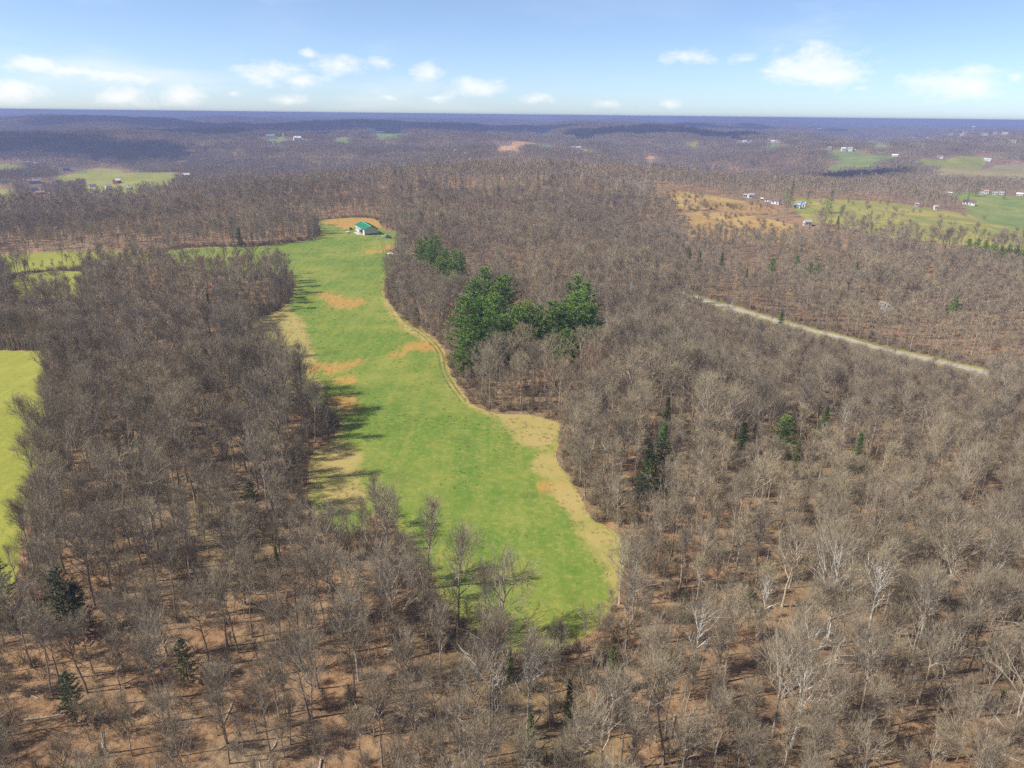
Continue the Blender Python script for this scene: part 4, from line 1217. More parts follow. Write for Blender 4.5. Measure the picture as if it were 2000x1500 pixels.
near_all = np.concatenate([plant(5.7, 40, 330, 1, 0, 8, 0.62, 1.22), plant(5.2, 40, 330, 9, 0, 8, 0.24, 0.58, 0.3)])
rows = [plant(6.2, 330, 800, 2, 8, 8, 0.6, 1.15), plant(7.4, 330, 620, 12, 8, 8, 0.32, 0.6, 0.3), plant(6.8, 800, 1650, 3, 16, 6, 0.66, 1.14), ]
groves = plant(GROVE * 0.78, 1650, 6400, 4, 22, 6, 0.85, 1.15, 8.0, -0.3)
rows.append(np.concatenate([groves, plant(GROVE * 1.25, 6400, 10500, 6, 22, 6, 1.25, 1.55, 10.0, -0.3)]))
brush_rows = np.concatenate([plant(3.5, 40, 420, 5, 28, 4, 0.5, 1.35, 0.2, 0.40, 0.0), near_edge(plant(2.6, 60, 720, 15, 28, 4, 0.6, 1.5, 0.1, 0.1, 0.0), 8.0)])
rows[1] = np.concatenate([rows[1], near_edge(plant(4.2, 60, 720, 16, 8, 8, 0.26, 0.55, 0.3, 0.1), 9.0)])
# keep the ground free where evergreens stand
EV = np.array([(e[0], e[1]) for e in EVERGREENS])


def off_evergreens(a, r):
    ok = np.ones(len(a), bool)
    for (x, y) in EV:
        ok &= np.hypot(a[:, 0] - x, a[:, 1] - y) > r
    return a[ok]


near_all = off_evergreens(near_all, 3.2)
for (x, y) in EV[:29]:                                    # only lower growth close to the two pine groups
    for a_ in (near_all, rows[0]):
        d_ = np.hypot(a_[:, 0] - x, a_[:, 1] - y)
        a_[:, 6] = np.where(d_ < 15, np.minimum(a_[:, 6], 0.40), a_[:, 6])

rows[0] = off_evergreens(rows[0], 2.6)
rows[2] = off_evergreens(rows[2], 6.5)
rows[3] = off_evergreens(rows[3], 15.0)
for _p, _n, _h in STANDS:
    for _k in (2, 3):
        rows[_k] = rows[_k][~inside(_p, rows[_k][:, 0], rows[_k][:, 1])]

# below the road the bank falls away and only low second growth stands, so the road lies open to the ridge
_ra = np.arctan2(ROAD_LINE[:, 0], ROAD_LINE[:, 1])
_rr = np.hypot(ROAD_LINE[:, 0], ROAD_LINE[:, 1])
_o = np.argsort(_ra)
_rz = terrain(ROAD_LINE[:, 0], ROAD_LINE[:, 1])


def low_growth(a, seed, tree_h=15.5):
    az, r = np.arctan2(a[:, 0], a[:, 1]), np.hypot(a[:, 0], a[:, 1])
    rr, rz = np.interp(az, _ra[_o], _rr[_o]), np.interp(az, _ra[_o], _rz[_o])
    gap = rr - 8 - r
    cap = (rz + (CAM_H - rz) * gap / rr - a[:, 2]) / tree_h
    m = (az > math.atan2(*ROAD[1])) & (az < math.atan2(*ROAD[8])) & (gap > 0) & (gap < 110)
    lax = np.random.default_rng(seed).random(len(a)) < 0.04
    a[:, 6] = np.where(m & ~lax, np.minimum(a[:, 6], np.maximum(cap, 0.12)), a[:, 6])
    return a


near_all, rows[0], rows[1] = low_growth(near_all, 1), low_growth(rows[0], 2), low_growth(rows[1], 3)
brush_rows = low_growth(brush_rows, 4, 3.0)

def let_see(a, tree_h=15.5, first=29):
    """lower growth on the open side of each single evergreen"""
    for (x, y, h, k) in EVERGREENS[first:]:
        r = math.hypot(x, y)
        z = float(terrain(x, y)) + 0.3 * h
        ux, uy = -x / r, -y / r
        dx, dy = a[:, 0] - x, a[:, 1] - y
        gap, lat = dx * ux + dy * uy, np.abs(dx * uy - dy * ux)
        cap = (z + (CAM_H - z) * gap / r - a[:, 2]) / tree_h
        m = (gap > -1) & (gap < 70) & (lat < 0.2 * h + 1.2)
        a[:, 6] = np.where(m, np.minimum(a[:, 6], np.maximum(cap, 0.15)), a[:, 6])
    return a


near_all, rows[0], rows[1], rows[2] = let_see(near_all), let_see(rows[0]), let_see(rows[1]), let_see(rows[2])

# the 300 bare trees that show largest are things of their own, the rest is one wood
def in_view(a, h):
    p, t = R(CAM_PITCH), R(CAM_ROLL)
    f0 = 25.0 / 36 * 2000
    dz = a[:, 2] + h - CAM_H
    f = a[:, 1] * math.cos(p) - dz * math.sin(p)
    up = a[:, 1] * math.sin(p) + dz * math.cos(p)
    u, v = f0 * a[:, 0] / f, -f0 * up / f
    px, py = 1000 + u * math.cos(t) - v * math.sin(t), 750 + u * math.sin(t) + v * math.cos(t)
    return (px > 5) & (px < 1995) & (py > 0) & (py < 1490)


size = near_all[:, 6] / np.sqrt(near_all[:, 0] ** 2 + near_all[:, 1] ** 2 + (CAM_H - 8) ** 2)
seen = in_view(near_all, 8.0 * near_all[:, 6]) & in_view(near_all, 14.5 * near_all[:, 6])
order = np.argsort(-(size * np.where(seen, 1, 0)))
single, rest = near_all[order[:300]], near_all[order[300:]]


def zone(x, y):
    az, d = math.degrees(math.atan2(x, y)), math.hypot(x, y)
    rank = 'at the bottom edge' if d < 88 else 'just behind the front' if d < 102 else 'in third rank' if d < 118 else 'in fourth rank' if d < 136 else 'further back'
    side = 'far left' if az < -30 else 'left' if az < -20 else 'left of the field end' if az < -8 else 'below the field end' if az < 4 else 'right of the field end' if az < 14 else 'right' if az < 27 else 'far right'
    return rank + ', ' + side


FORM_WORD = {'round': 'round-crowned', 'tall': 'high-crowned', 'spread': 'wide-limbed', 'slim': 'slim', 'vase': 'vase-shaped'}
for a in single:
    T, C, f = NEAR[int(a[7])]
    o = empty('bare_tree', a[:3])
    o.rotation_euler = a[3:6]
    o.scale = (a[6],) * 3
    z = zone(a[0], a[1])
    sz = 'young' if a[6] < 0.66 else 'medium' if a[6] < 0.92 else 'tall'
    tag(o, '%s %s bare tree %s' % (sz, FORM_WORD[f], z), 'tree', 'bare trees of the near wood ' + z)
    link('trunk', T, o)
    link('crown', C, o)


def gn_wood(name, data, label, kind='stuff'):
    me = bpy.data.meshes.new(name)
    me.vertices.add(len(data))
    me.vertices.foreach_set('co', data[:, :3].astype(np.float32).ravel())
    for nm, ty, key, val in (('turn', 'FLOAT_VECTOR', 'vector', data[:, 3:6]), ('size', 'FLOAT', 'value', data[:, 6]), ('which', 'INT', 'value', data[:, 7])):
        at = me.attributes.new(nm, ty, 'POINT')
        at.data.foreach_set(key, np.ascontiguousarray(val.ravel()).astype(np.int32 if ty == 'INT' else np.float32))
    o = link(name, me)
    ng = bpy.data.node_groups.new(name, 'GeometryNodeTree')
    ng.interface.new_socket('Geometry', in_out='INPUT', socket_type='NodeSocketGeometry')
    ng.interface.new_socket('Geometry', in_out='OUTPUT', socket_type='NodeSocketGeometry')
    N, L = ng.nodes.new, ng.links.new
    gi, go, ip, ci = N('NodeGroupInput'), N('NodeGroupOutput'), N('GeometryNodeInstanceOnPoints'), N('GeometryNodeCollectionInfo')
    ci.inputs['Collection'].default_value = stock
    ci.inputs['Separate Children'].default_value = True
    ci.inputs['Reset Children'].default_value = True
    ip.inputs['Pick Instance'].default_value = True

    def named(nm, ty):
        n = N('GeometryNodeInputNamedAttribute')
        n.data_type = ty
        n.inputs['Name'].default_value = nm
        return n.outputs['Attribute']
    L(gi.outputs[0], ip.inputs['Points'])
    L(ci.outputs[0], ip.inputs['Instance'])
    L(named('which', 'INT'), ip.inputs['Instance Index'])
    er = N('FunctionNodeEulerToRotation')
    L(named('turn', 'FLOAT_VECTOR'), er.inputs[0])
    L(er.outputs[0], ip.inputs['Rotation'])
    L(named('size', 'FLOAT'), ip.inputs['Scale'])
    L(ip.outputs[0], go.inputs[0])
    md = o.modifiers.new('wood', 'NODES')
    md.node_group = ng
    return tag(o, label, kind=kind)


gn_wood('woodland', np.concatenate([rest] + rows[:-1]), 'bare grey-brown deciduous wood covering the ridge and the slopes')
gn_wood('distant_woodland', rows[-1], 'far bare woods on the rolling hills')
gn_wood('fallen_branches', plant(9.0, 40, 330, 25, 32, 3, 0.5, 1.1, 0.5, 0.3, 0.0), 'pale fallen limbs lying on the leaf litter')
def tufts():
    rng = np.random.default_rng(77)
    a = np.array(FIELD_OUT['main'][1])
    out = []
    for cell, lo in ((1.5, 35), (1.9, 38)):
        X, Y = np.meshgrid(np.arange(a[:, 0].min(), a[:, 0].max(), cell), np.arange(a[:, 1].min(), min(a[:, 1].max(), 640), cell))
        X = (X + rng.uniform(-0.5, 0.5, X.shape) * cell).ravel()
        Y = (Y + rng.uniform(-0.5, 0.5, Y.shape) * cell).ravel()
        m = inside(FIELD_OUT['main'][1], X, Y)
        X, Y = X[m], Y[m]
        rim = edge_dist(FIELD_OUT['main'][1], X, Y)
        dry = signed(DRY, X, Y)
        straw = signed(STRAW, X, Y)
        patch = fbm(X / 11, Y / 11, 140, 3)
        u = rng.random(len(X))
        if lo == 35: keep = (u < 0.75 * np.exp(-rim / 1.8)) | ((dry > -1) & (u < 0.55 * sstep(0.30, 0.65, patch))) | ((straw > -2) & (u < 0.10))
        else: keep = (dry < 0) & (straw < -1) & (u < 0.55 * sstep(0.42, 0.66, patch))
        X, Y = X[keep], Y[keep]
        k = len(X)
        out.append(np.stack([X, Y, terrain(X, Y), np.zeros(k), np.zeros(k), rng.uniform(0, 6.28, k), rng.uniform(0.55, 1.25, k), lo + rng.integers(0, 3, k)], 1))
    return out


dead_tufts, green_tufts = tufts()
gn_wood('dead_grass', dead_tufts, 'tall straw-coloured dead grass along the field margins')
gn_wood('grass', green_tufts, 'clumps of taller green grass in the long field')
def scrub():
    rng = np.random.default_rng(31)
    out = []
    for k in ('scrub_top', 'scrub_low', 'valley'):
        a = np.array(FIELD_OUT[k][1])
        n = 190 if k != 'valley' else 160
        X, Y = rng.uniform(a[:, 0].min(), a[:, 0].max(), n), rng.uniform(a[:, 1].min(), a[:, 1].max(), n)
        m = inside(FIELD_OUT[k][1], X, Y) & (fbm(X / 30, Y / 30, 55, 2) > 0.5)
        X, Y = X[m], Y[m]
        q = len(X)
        out.append(np.stack([X, Y, terrain(X, Y), np.zeros(q), np.zeros(q), rng.uniform(0, 6.28, q), rng.uniform(0.7, 2.2, q), 28 + rng.integers(0, 4, q)], 1))
    return np.concatenate(out)


gn_wood('shrubbery', scrub(), 'scattered brown shrubs on the orange scrub and the valley pasture')
gn_wood('undergrowth', brush_rows, 'low brown brush on the floor of the bare wood')

# pale-barked trees that stand out singly
PALE = []
for i in range(4):
    T, C = bare_tree(900 + i, 16.0, 0, ['tall', 'spread', 'round', 'tall'][i])
    PALE.append((T.mesh('pale_trunk', PALE_BARK), C.mesh('pale_crown', BARK)))
WHITE_WORDS = ['tall leaning white-barked tree over the orange litter', 'white-barked tree left of the tall leaning one', 'slender white-barked tree beside the tall leaning one',
               'stubby white-limbed tree beside the dark spruce', 'thin white tree behind the dark spruce on the right slope', 'pale bare tree before the dark pines',
               'grey-white sycamore right of the pine group', 'second grey-white sycamore right of the pine group', 'pale tree on the slope below the gravel road end']
for i, (x, y, h) in enumerate(WHITE_TREES):
    T, C = PALE[i % 4]
    o = empty('white_barked_tree', (x, y, float(terrain(x, y)) - 0.1), 1.3 * i)
    o.scale = (h / 16.0 * 0.92, h / 16.0 * 0.92, h / 16.0)
    d = math.hypot(x, y)
    if i < len(WHITE_WORDS): tag(o, WHITE_WORDS[i], 'tree', 'white-barked trees')
    else:
        tag(o, 'pale-barked bare tree ' + ('near the bottom of the right wood' if (d < 150 and x > 0) else 'in the left wood' if x < -20 else 'among brown trees of the right wood' if d < 330 else 'far up the wooded hill'), 'tree', 'white-barked trees')
    link('trunk', T, o)
    link('crown', C, o)

# pale poplars on the crest of the wooded hill
POP = []
for i in range(3):
    T, C = bare_tree(950 + i, 16.0, 1, ['tall', 'slim', 'tall'][i])
    POP.append((T.mesh('poplar_trunk', PALE_BARK), C.mesh('poplar_crown', PALE_TWIG)))
for i, (x, y, h) in enumerate(POPLARS):
    o = empty('poplar_tree', (x, y, float(terrain(x, y)) - 0.1), 1.1 * i)
    o.scale = (h / 16.0,) * 3
    tag(o, 'pale tan poplar in the stand on the hill crest', 'tree', 'poplars on the hill crest')
    link('trunk', POP[i % 3][0], o)
    link('crown', POP[i % 3][1], o)

# one tree in white blossom above the road
T, C = bare_tree(990, 7.0, 0, 'spread')
o = empty('blossoming_tree', (BLOSSOM[0], BLOSSOM[1], float(terrain(*BLOSSOM)) - 0.1))
o.scale = (1.7, 1.7, 1.35)
tag(o, 'low wide tree in pale blossom standing above the gravel road', 'tree')
link('trunk', T.mesh('blossom_trunk', TRUNK), o)
for v in range(1600):
    rng = random.Random(v)
    p = Vector(C.v[rng.randrange(len(C.v))])
    blade(C, p, Vector((rng.gauss(0, 1), rng.gauss(0, 1), rng.gauss(0, 1))).normalized(), 0.28, 0.22, rng)
link('crown', C.mesh('blossom_crown', mat_plain('blossom', (0.62, 0.58, 0.52), 0.8, 0.2)), o)

# evergreens
CON = {}
for kind in 'pscm':
    for lv in (0, 1):
        CON[kind, lv] = []
        for i in range(4 if lv == 0 else 3):
            T, C = conifer(40 + 7 * i + lv + ord(kind), 15.0, 'p' if kind == 'm' else kind, lv)
            CON[kind, lv].append((T.mesh('conifer_trunk', PINE_BARK), C.mesh('conifer_crown', NEEDLES[kind])))
EV_NAME = {'m': 'pine_tree', 'p': 'pine_tree', 's': 'spruce_tree', 'c': 'cedar_tree'}


def evergreen(x, y, h, kind, i, label, group, widen=1.0):
    d = math.hypot(x, y)
    lv = 0 if d < 700 else 1
    T, C = CON[kind, lv][i % len(CON[kind, lv])]
    o = empty(EV_NAME[kind], (x, y, float(terrain(x, y)) - 0.1), 2.39 * i)
    s = h / 15.0
    o.scale = (s * widen, s * widen, s)
    tag(o, label, 'tree', group)
    link('trunk', T, o)
    link('crown', C, o)


def ev_label(i, x, y, h, k):
    d = math.hypot(x, y)
    if i < 21:
        return 'tall green pine in the pine group beside the field, ' + ('front row' if d < 272 else 'rear row'), 'pine group beside the field'
    if i < 29: return 'dark green pine in the smaller clump further up the field edge', 'pine clump further up the field'
    if i == 29: return 'lone dark conical spruce standing at the far field edge', 'single evergreens'
    if i == 30: return 'small dark evergreen inside the left wood', 'single evergreens'
    word = {'m': 'rounded grey-green evergreen', 'p': 'rounded green pine', 's': 'dark narrow spruce', 'c': 'yellow-green columnar cedar'}[k]
    if d < 330:
        wh = 'in the near wood below the field' if (abs(x) < 30 and d < 130) else 'in the lower left wood' if x < -10 else 'in the wood right of the field'
        return word + ' ' + wh, 'evergreens in the near woods'
    if d < 720:
        wh = 'in the row at the right edge' if x > 280 else 'rising above the bare trees beyond the gravel road'
        return word + ' ' + wh, 'evergreens beyond the road'
    wh = 'by the farmsteads in the right valley' if (x > 250 and d < 1400) else 'on the crest of the wooded hill' if d < 1000 else 'near the village on the left' if x < -900 else 'in the far woods behind the ridge' if d < 2000 else 'around the far hamlets'
    return word + ' ' + wh, 'far evergreens'


for i, (x, y, h, k) in enumerate(EVERGREENS):
    lab, grp = ev_label(i, x, y, h, k)
    evergreen(x, y, h, k, i, lab, grp, 1.25 if k == 'p' else 1.0)
for si, (poly, n, h) in enumerate(STANDS):
    rng = random.Random(60 + si)
    a = np.array(poly)
    placed = 0
    while placed < n:
        x, y = rng.uniform(a[:, 0].min(), a[:, 0].max()), rng.uniform(a[:, 1].min(), a[:, 1].max())
        if not inside(poly, np.array([x]), np.array([y]))[0]: continue
        evergreen(x, y, h * rng.uniform(0.85, 1.15), 'p', placed, ['pine in the dense green stand on the far left hillside', 'pine in the thin stand right of the dense far stand', 'pine in a small stand at the far right edge', 'pine in a dark clump by the far estate'][si],
                  ['dense far pine stand', 'thin far pine stand', 'far right pine stand', 'pine clump by the estate'][si], 1.5)
        placed += 1
# ------------------------------------------------------------------ buildings
WALLS = {'white': (0.68, 0.67, 0.64), 'cream': (0.66, 0.60, 0.48), 'grey': (0.38, 0.40, 0.42), 'blue': (0.35, 0.45, 0.58), 'navy': (0.10, 0.12, 0.19), 'red': (0.26, 0.055, 0.045), 'dark': (0.10, 0.09, 0.09)}
ROOFS = {'white': (0.74, 0.74, 0.74), 'grey': (0.33, 0.33, 0.34), 'slate': (0.13, 0.14, 0.17), 'pink': (0.48, 0.30, 0.27), 'brown': (0.16, 0.11, 0.10), 'blue': (0.30, 0.40, 0.52), 'cream': (0.60, 0.54, 0.42)}
WALL_M = {k: mat_plain('siding_' + k, c, 0.65, 0.3, 0.06, 0.5) for k, c in WALLS.items()}
ROOF_M = {k: mat_plain('roofing_' + k, c, 0.55, 0.3, 0.10, 0.4) for k, c in ROOFS.items()}
GLASS = mat_plain('window_glass', (0.03, 0.035, 0.045), 0.1, 0.6, 0.1)
TRIM = mat_plain('white_trim', (0.78, 0.78, 0.76), 0.5, 0.3, 0.04)
DOOR = mat_plain('door_paint', (0.13, 0.10, 0.08), 0.6, 0.3)
BRICK = mat_plain('chimney_brick', (0.28, 0.12, 0.08), 0.9, 0.1)
CONCRETE = mat_plain('concrete', (0.52, 0.50, 0.45), 0.9, 0.2, 0.12, 0.6)

PLACE = {
    'vtop': 'above the left village', 'vlow': 'in the left village', 'barn_red': '', 'shed_white': '', 'ridge': 'on the small far left ridge', 'ridge2': 'on the far green ridge field',
    'midwood': 'in the woods behind the barn', 'hamlet': 'by the far stubble field', 'hamlet2': 'beyond the far hamlet', 'lane': 'along the far lane', 'estate': 'in the far estate',
    'estate2': 'beside the far spruces', 'plant': 'in the works on the horizon', 'hillrow': 'above the hillside field', 'pair': '', 'town': 'in the far right town',
    'glen': 'in the glen behind the scrub', 'glenbarn': '', 'farm': 'in the right valley',
}
OWN = {'barn_red': 'dark red barn with a white roof on the left pasture', 'shed_white': 'long white shed at the right end of the left pasture', 'glenbarn': 'cream barn with grey roof below the orange scrub clearing'}
CAT = {'barn_red': 'barn', 'shed_white': 'shed', 'glenbarn': 'barn', 'plant': 'building', 'town': 'building'}
ORD = ['first', 'second', 'third', 'fourth', 'fifth', 'sixth', 'seventh', 'eighth', 'ninth', 'tenth', 'eleventh', 'twelfth', 'thirteenth', 'fourteenth', 'fifteenth', 'sixteenth', 'seventeenth', 'eighteenth', 'nineteenth', 'twentieth']
by_place = {}
for h in HOUSES: by_place.setdefault(h[10], []).append(h[0] / h[1])


def house(hx, hy, w, d, h, turn, wc, rc, place):
    ang = math.atan2(-hx, hy)                              # turned to the lane, roughly broadside to the ridge
    z = float(terrain(hx, hy))
    lows = [float(terrain(hx + dx, hy + dy)) for dx in (-w / 2, w / 2) for dy in (-d / 2, d / 2)]
    root = empty('house', (hx, hy, z), ang + R(turn))
    zb = min(lows) - z - 0.4
    zt = h + max(0, max(lows) - z)
    rise = min(w, d) * (0.30 if h < 9 else 0.18)
    hw, hd = w / 2, d / 2
    m = MB()
    m.prism([(-hd, zb), (hd, zb), (hd, zt), (0, zt + rise), (-hd, zt)], -hw, hw)   # gable ends at the short sides
    wall = MB().add([(p[1], p[0], p[2]) for p in m.v], [tuple(reversed(f)) for f in m.f]).build('wall', WALL_M[wc], root)
    rf = MB()
    ov, th = 0.45, 0.22
    prof = [(-hd - ov, zt - rise * ov / hd + 0.06), (0, zt + rise + 0.06), (hd + ov, zt - rise * ov / hd + 0.06), (hd + ov, zt - rise * ov / hd + 0.06 + th), (0, zt + rise + 0.06 + th), (-hd - ov, zt - rise * ov / hd + 0.06 + th)]
    rf.prism(prof, -hw - ov, hw + ov)
    roof = MB().add([(p[1], p[0], p[2]) for p in rf.v], [tuple(reversed(f)) for f in rf.f]).build('roof', ROOF_M[rc], root)
    if place not in ('plant', 'barn_red', 'shed_white', 'ridge2', 'glenbarn'):
        MB().box((w * 0.22, 0.3, zt + rise + 0.35), (0.8, 0.6, 1.3)).build('chimney', BRICK, roof)
    nwin = max(2, min(8, int(w / 3.2)))
    storeys = 1 if h < 5.6 else 2
    for s in range(storeys):
        zc = (zt - h) + h * (s + 0.55) / storeys
        for i in range(nwin):
            xc = -hw + w * (i + 0.5) / nwin
            if s == 0 and i == nwin // 2:
                MB().box((xc, -hd - 0.02, zt - h + 1.0), (1.1, 0.1, 2.1)).build('door', DOOR, root)
            else:
                wn = MB().box((xc, -hd - 0.02, zc), (1.3, 0.1, 1.4)).build('window', GLASS, root)
                MB().box((xc, -hd - 0.04, zc - 0.76), (1.5, 0.16, 0.1)).build('sill', TRIM, wn)
    for side in (-1, 1):
        MB().box((side * (hw + 0.02), 0, zt - h * 0.45), (0.1, 1.3, 1.3)).build('window', GLASS, root)
    rank = sorted(by_place[place]).index(hx / hy)
    n = len(by_place[place])
    if place in OWN: lab = OWN[place]
    elif place == 'pair': lab = 'small white hut below the tan hillside field, ' + ('leftmost' if rank == 0 else 'rightmost') + ' of two'
    else:
        which = 'leftmost' if rank == 0 else 'rightmost' if rank == n - 1 else ORD[rank] + ' from left'
        kind = 'building' if place in ('plant', 'ridge2') else ('long low house' if w > 2.2 * d else 'two-storey house' if storeys == 2 else 'house')
        lab = '%s %s, %s roof, %s, %s' % (wc, kind, rc, PLACE[place], which)
    tag(root, lab, CAT.get(place, 'house'), None if place in OWN else 'houses ' + PLACE[place] if PLACE[place] else 'small huts')
    return root


for (hx, hy, qx, qy, w, d, h, t, wc, rc, pl) in HOUSES:
    if pl == 'ridge' and w == 5: continue
    house(hx, hy, w, d, h, t, wc, rc, pl)

# white silo on the far ridge and water tower over the far town
for (hx, hy, qx, qy, w, d, h, t, wc, rc, pl) in HOUSES:
    if pl == 'ridge' and w == 5:
        o = empty('silo', (hx, hy, float(terrain(hx, hy)) - 0.5))
        tag(o, 'white silo beside the farm on the small far ridge', 'silo')
        MB().tube([(0, 0, 0), (0, 0, 13)], [2.6, 2.6], 16).build('silo_body', WALL_M['white'], o, smooth=True)
        MB().tube([(0, 0, 13), (0, 0, 14.2), (0, 0, 15)], [2.7, 1.9, 0.2], 16).build('dome', ROOF_M['grey'], o, smooth=True)
tx, ty = [(h[0], h[1]) for h in HOUSES if h[10] == 'town'][0]
tx, ty = tx + 40, ty + 130
o = empty('water_tower', (tx, ty, float(terrain(tx, ty)) - 0.5))
tag(o, 'white water tower above the far town at the right horizon', 'tower')
MB().tube([(0, 0, 0), (0, 0, 32)], [4.5, 3.0], 12).build('stem', WALL_M['white'], o, smooth=True)
MB().tube([(0, 0, 32), (0, 0, 36), (0, 0, 42), (0, 0, 47), (0, 0, 50)], [3, 10, 13, 10, 1], 16).build('tank', WALL_M['white'], o, smooth=True)


# ------------------------------------------------------------------ the barn with the green roof
def build_barn():
    bx, by = BARN
    ang = math.atan2(BARN_SIDE[1] - by, BARN_SIDE[0] - bx)
    W, L, EH, RISE = 11.0, 30.0, 4.3, 2.1
    base = float(terrain(bx, by))
    root = empty('barn', (bx, by, base), ang)
    tag(root, 'white metal barn with a green roof at the top of the long field', 'barn')
    steel, ribm = mat_plain('white_steel', (0.70, 0.68, 0.60), 0.5, 0.4, 0.05, 0.4), mat_plain('white_steel_rib', (0.66, 0.64, 0.57), 0.5, 0.4, 0.05)
    green = mat_plain('green_steel', (0.018, 0.23, 0.105), 0.42, 0.4, 0.10, 0.5)
    gable = mat_plain('shaded_gable_steel', (0.56, 0.52, 0.46), 0.55, 0.3, 0.08, 0.6)  # white steel made greyer: shade of the end wall put into its colour
    wains = mat_plain('dark_wainscot', (0.12, 0.115, 0.11), 0.6, 0.3, 0.1)
    dark = mat_plain('barn_inside_shade', (0.035, 0.03, 0.028), 0.9, 0.1)
    redwood = mat_plain('red_door', (0.20, 0.045, 0.04), 0.7, 0.2)
    m = MB().box((W / 2, L / 2, -0.35), (W + 1.2, L + 1.2, 0.9))
    m.build('slab', CONCRETE, root)
    # shell with the open bay left out of the long left wall
    bay0, bay1 = 5.2, 17.0
    for (y0, y1) in ((0, bay0), (bay1, L)):
        MB().box((0.08, (y0 + y1) / 2, 0.1 + EH / 2), (0.16, y1 - y0, EH)).build('wall', steel, root)
    MB().box((0.08, (bay0 + bay1) / 2, 0.1 + EH - 0.35), (0.16, bay1 - bay0, 0.7)).build('wall', steel, root)
    MB().box((W - 0.08, L / 2, 0.1 + EH / 2), (0.16, L, EH)).build('wall', steel, root)
    for y in (0.09, L - 0.09):
        pr = MB().prism([(0.16, 0.1), (W - 0.16, 0.1), (W - 0.16, EH + 0.1), (W / 2, EH + RISE + 0.06), (0.16, EH + 0.1)], y - 0.07, y + 0.07)
        g = pr.build('gable_wall', gable, root)
        for k in range(12):
            x = 0.5 + (W - 1.0) * k / 11
            hh = EH + RISE * (1 - abs(x - W / 2) / (W / 2)) - 0.15
            MB().box((x, y - 0.09 if y < 1 else y + 0.09, 1.25 + (hh - 1.15) / 2), (0.08, 0.06, hh - 1.2)).build('panel_rib', ribm, g)
        MB().box((W / 2, y + (-0.12 if y < 1 else 0.12), 0.62), (W - 0.1, 0.10, 1.1)).build('wainscot', wains, g)
    for k in range(16):
        y = bay1 + 0.4 + k * (L - bay1 - 0.8) / 15
        MB().box((-0.03, y, 0.1 + EH / 2), (0.06, 0.08, EH - 0.1)).build('panel_rib', ribm, root)
    # inside of the open bay: its shade painted as a near-black panel
    MB().box((5.2, (bay0 + bay1) / 2, 2.0), (0.2, bay1 - bay0 + 1, 3.9)).build('bay_shade_panel', dark, root)
    for y in (bay0, bay0 + 3.9, bay0 + 7.8, bay1):
        MB().box((0.0, y, 0.1 + 1.85), (0.3, 0.3, 3.7)).build('post', steel, root)
    MB().box((0.55, bay0 + 1.9, 1.85), (0.12, 3.2, 3.5)).build('door', redwood, root)
    MB().box((1.6, bay0 + 9.7, 1.5), (0.3, 2.6, 2.6)).build('door', redwood, root)
    # small awning over the bay
    aw = MB().add([(-2.6, bay0 - 0.4, 3.35), (0.0, bay0 - 0.4, 4.05), (0.0, bay1 + 0.4, 4.05), (-2.6, bay1 + 0.4, 3.35),
                   (-2.6, bay0 - 0.4, 3.25), (0.0, bay0 - 0.4, 3.95), (0.0, bay1 + 0.4, 3.95), (-2.6, bay1 + 0.4, 3.25)],
                  [(0, 1, 2, 3), (7, 6, 5, 4), (0, 4, 5, 1), (1, 5, 6, 2), (2, 6, 7, 3), (3, 7, 4, 0)])
    a = aw.build('awning', ROOF_M['grey'], root)
    for y in (bay0, bay1):
        MB().box((-2.4, y, 1.7), (0.15, 0.15, 3.1)).build('post', steel, a)
    MB().box((-2.2, (bay0 + bay1) / 2, -0.02), (4.2, bay1 - bay0 + 2, 0.24)).build('apron', CONCRETE, root)
    # roof: two sheets with standing ribs and a ridge cap
    ov = 0.6
    for s in (-1, 1):
        e = W / 2 + ov
        zE = EH + 0.14 - RISE * ov / (W / 2)
        x0, x1 = W / 2 + s * e, W / 2
        zr = EH + RISE + 0.14
        sh = MB().add([(x0, -ov, zE), (x1, -ov, zr), (x1, L + ov, zr), (x0, L + ov, zE), (x0, -ov, zE - 0.12), (x1, -ov, zr - 0.12), (x1, L + ov, zr - 0.12), (x0, L + ov, zE - 0.12)],
                      [(0, 1, 2, 3), (7, 6, 5, 4), (0, 4, 5, 1), (1, 5, 6, 2), (2, 6, 7, 3), (3, 7, 4, 0)])
        r = sh.build('roof', green, root)
        for k in range(22):
            y = -ov + 0.3 + k * (L + 2 * ov - 0.6) / 21
            MB().add([(x0, y - 0.05, zE), (x1, y - 0.05, zr), (x1, y + 0.05, zr), (x0, y + 0.05, zE), (x0, y - 0.05, zE + 0.07), (x1, y - 0.05, zr + 0.07), (x1, y + 0.05, zr + 0.07), (x0, y + 0.05, zE + 0.07)],
                     [(4, 5, 6, 7), (0, 4, 7, 3), (0, 1, 5, 4), (2, 3, 7, 6)]).build('roof_rib', green, r)
    MB().prism([(W / 2 - 0.45, EH + RISE + 0.06), (W / 2, EH + RISE + 0.26), (W / 2 + 0.45, EH + RISE + 0.06), (W / 2, EH + RISE + 0.12)], -ov - 0.05, L + ov + 0.05).build('ridge_cap', mat_plain('ridge_cap_steel', (0.22, 0.42, 0.33), 0.4, 0.4), root)


build_barn()

RUBBER = mat_plain('tyre_rubber', (0.02, 0.02, 0.02), 0.9, 0.1)
CHROME = mat_plain('wheel_rim', (0.4, 0.4, 0.42), 0.35, 0.5, 0.05, 1.0, 0.7)
LAMP = mat_plain('lamp_lens', (0.75, 0.75, 0.7), 0.15, 0.6)


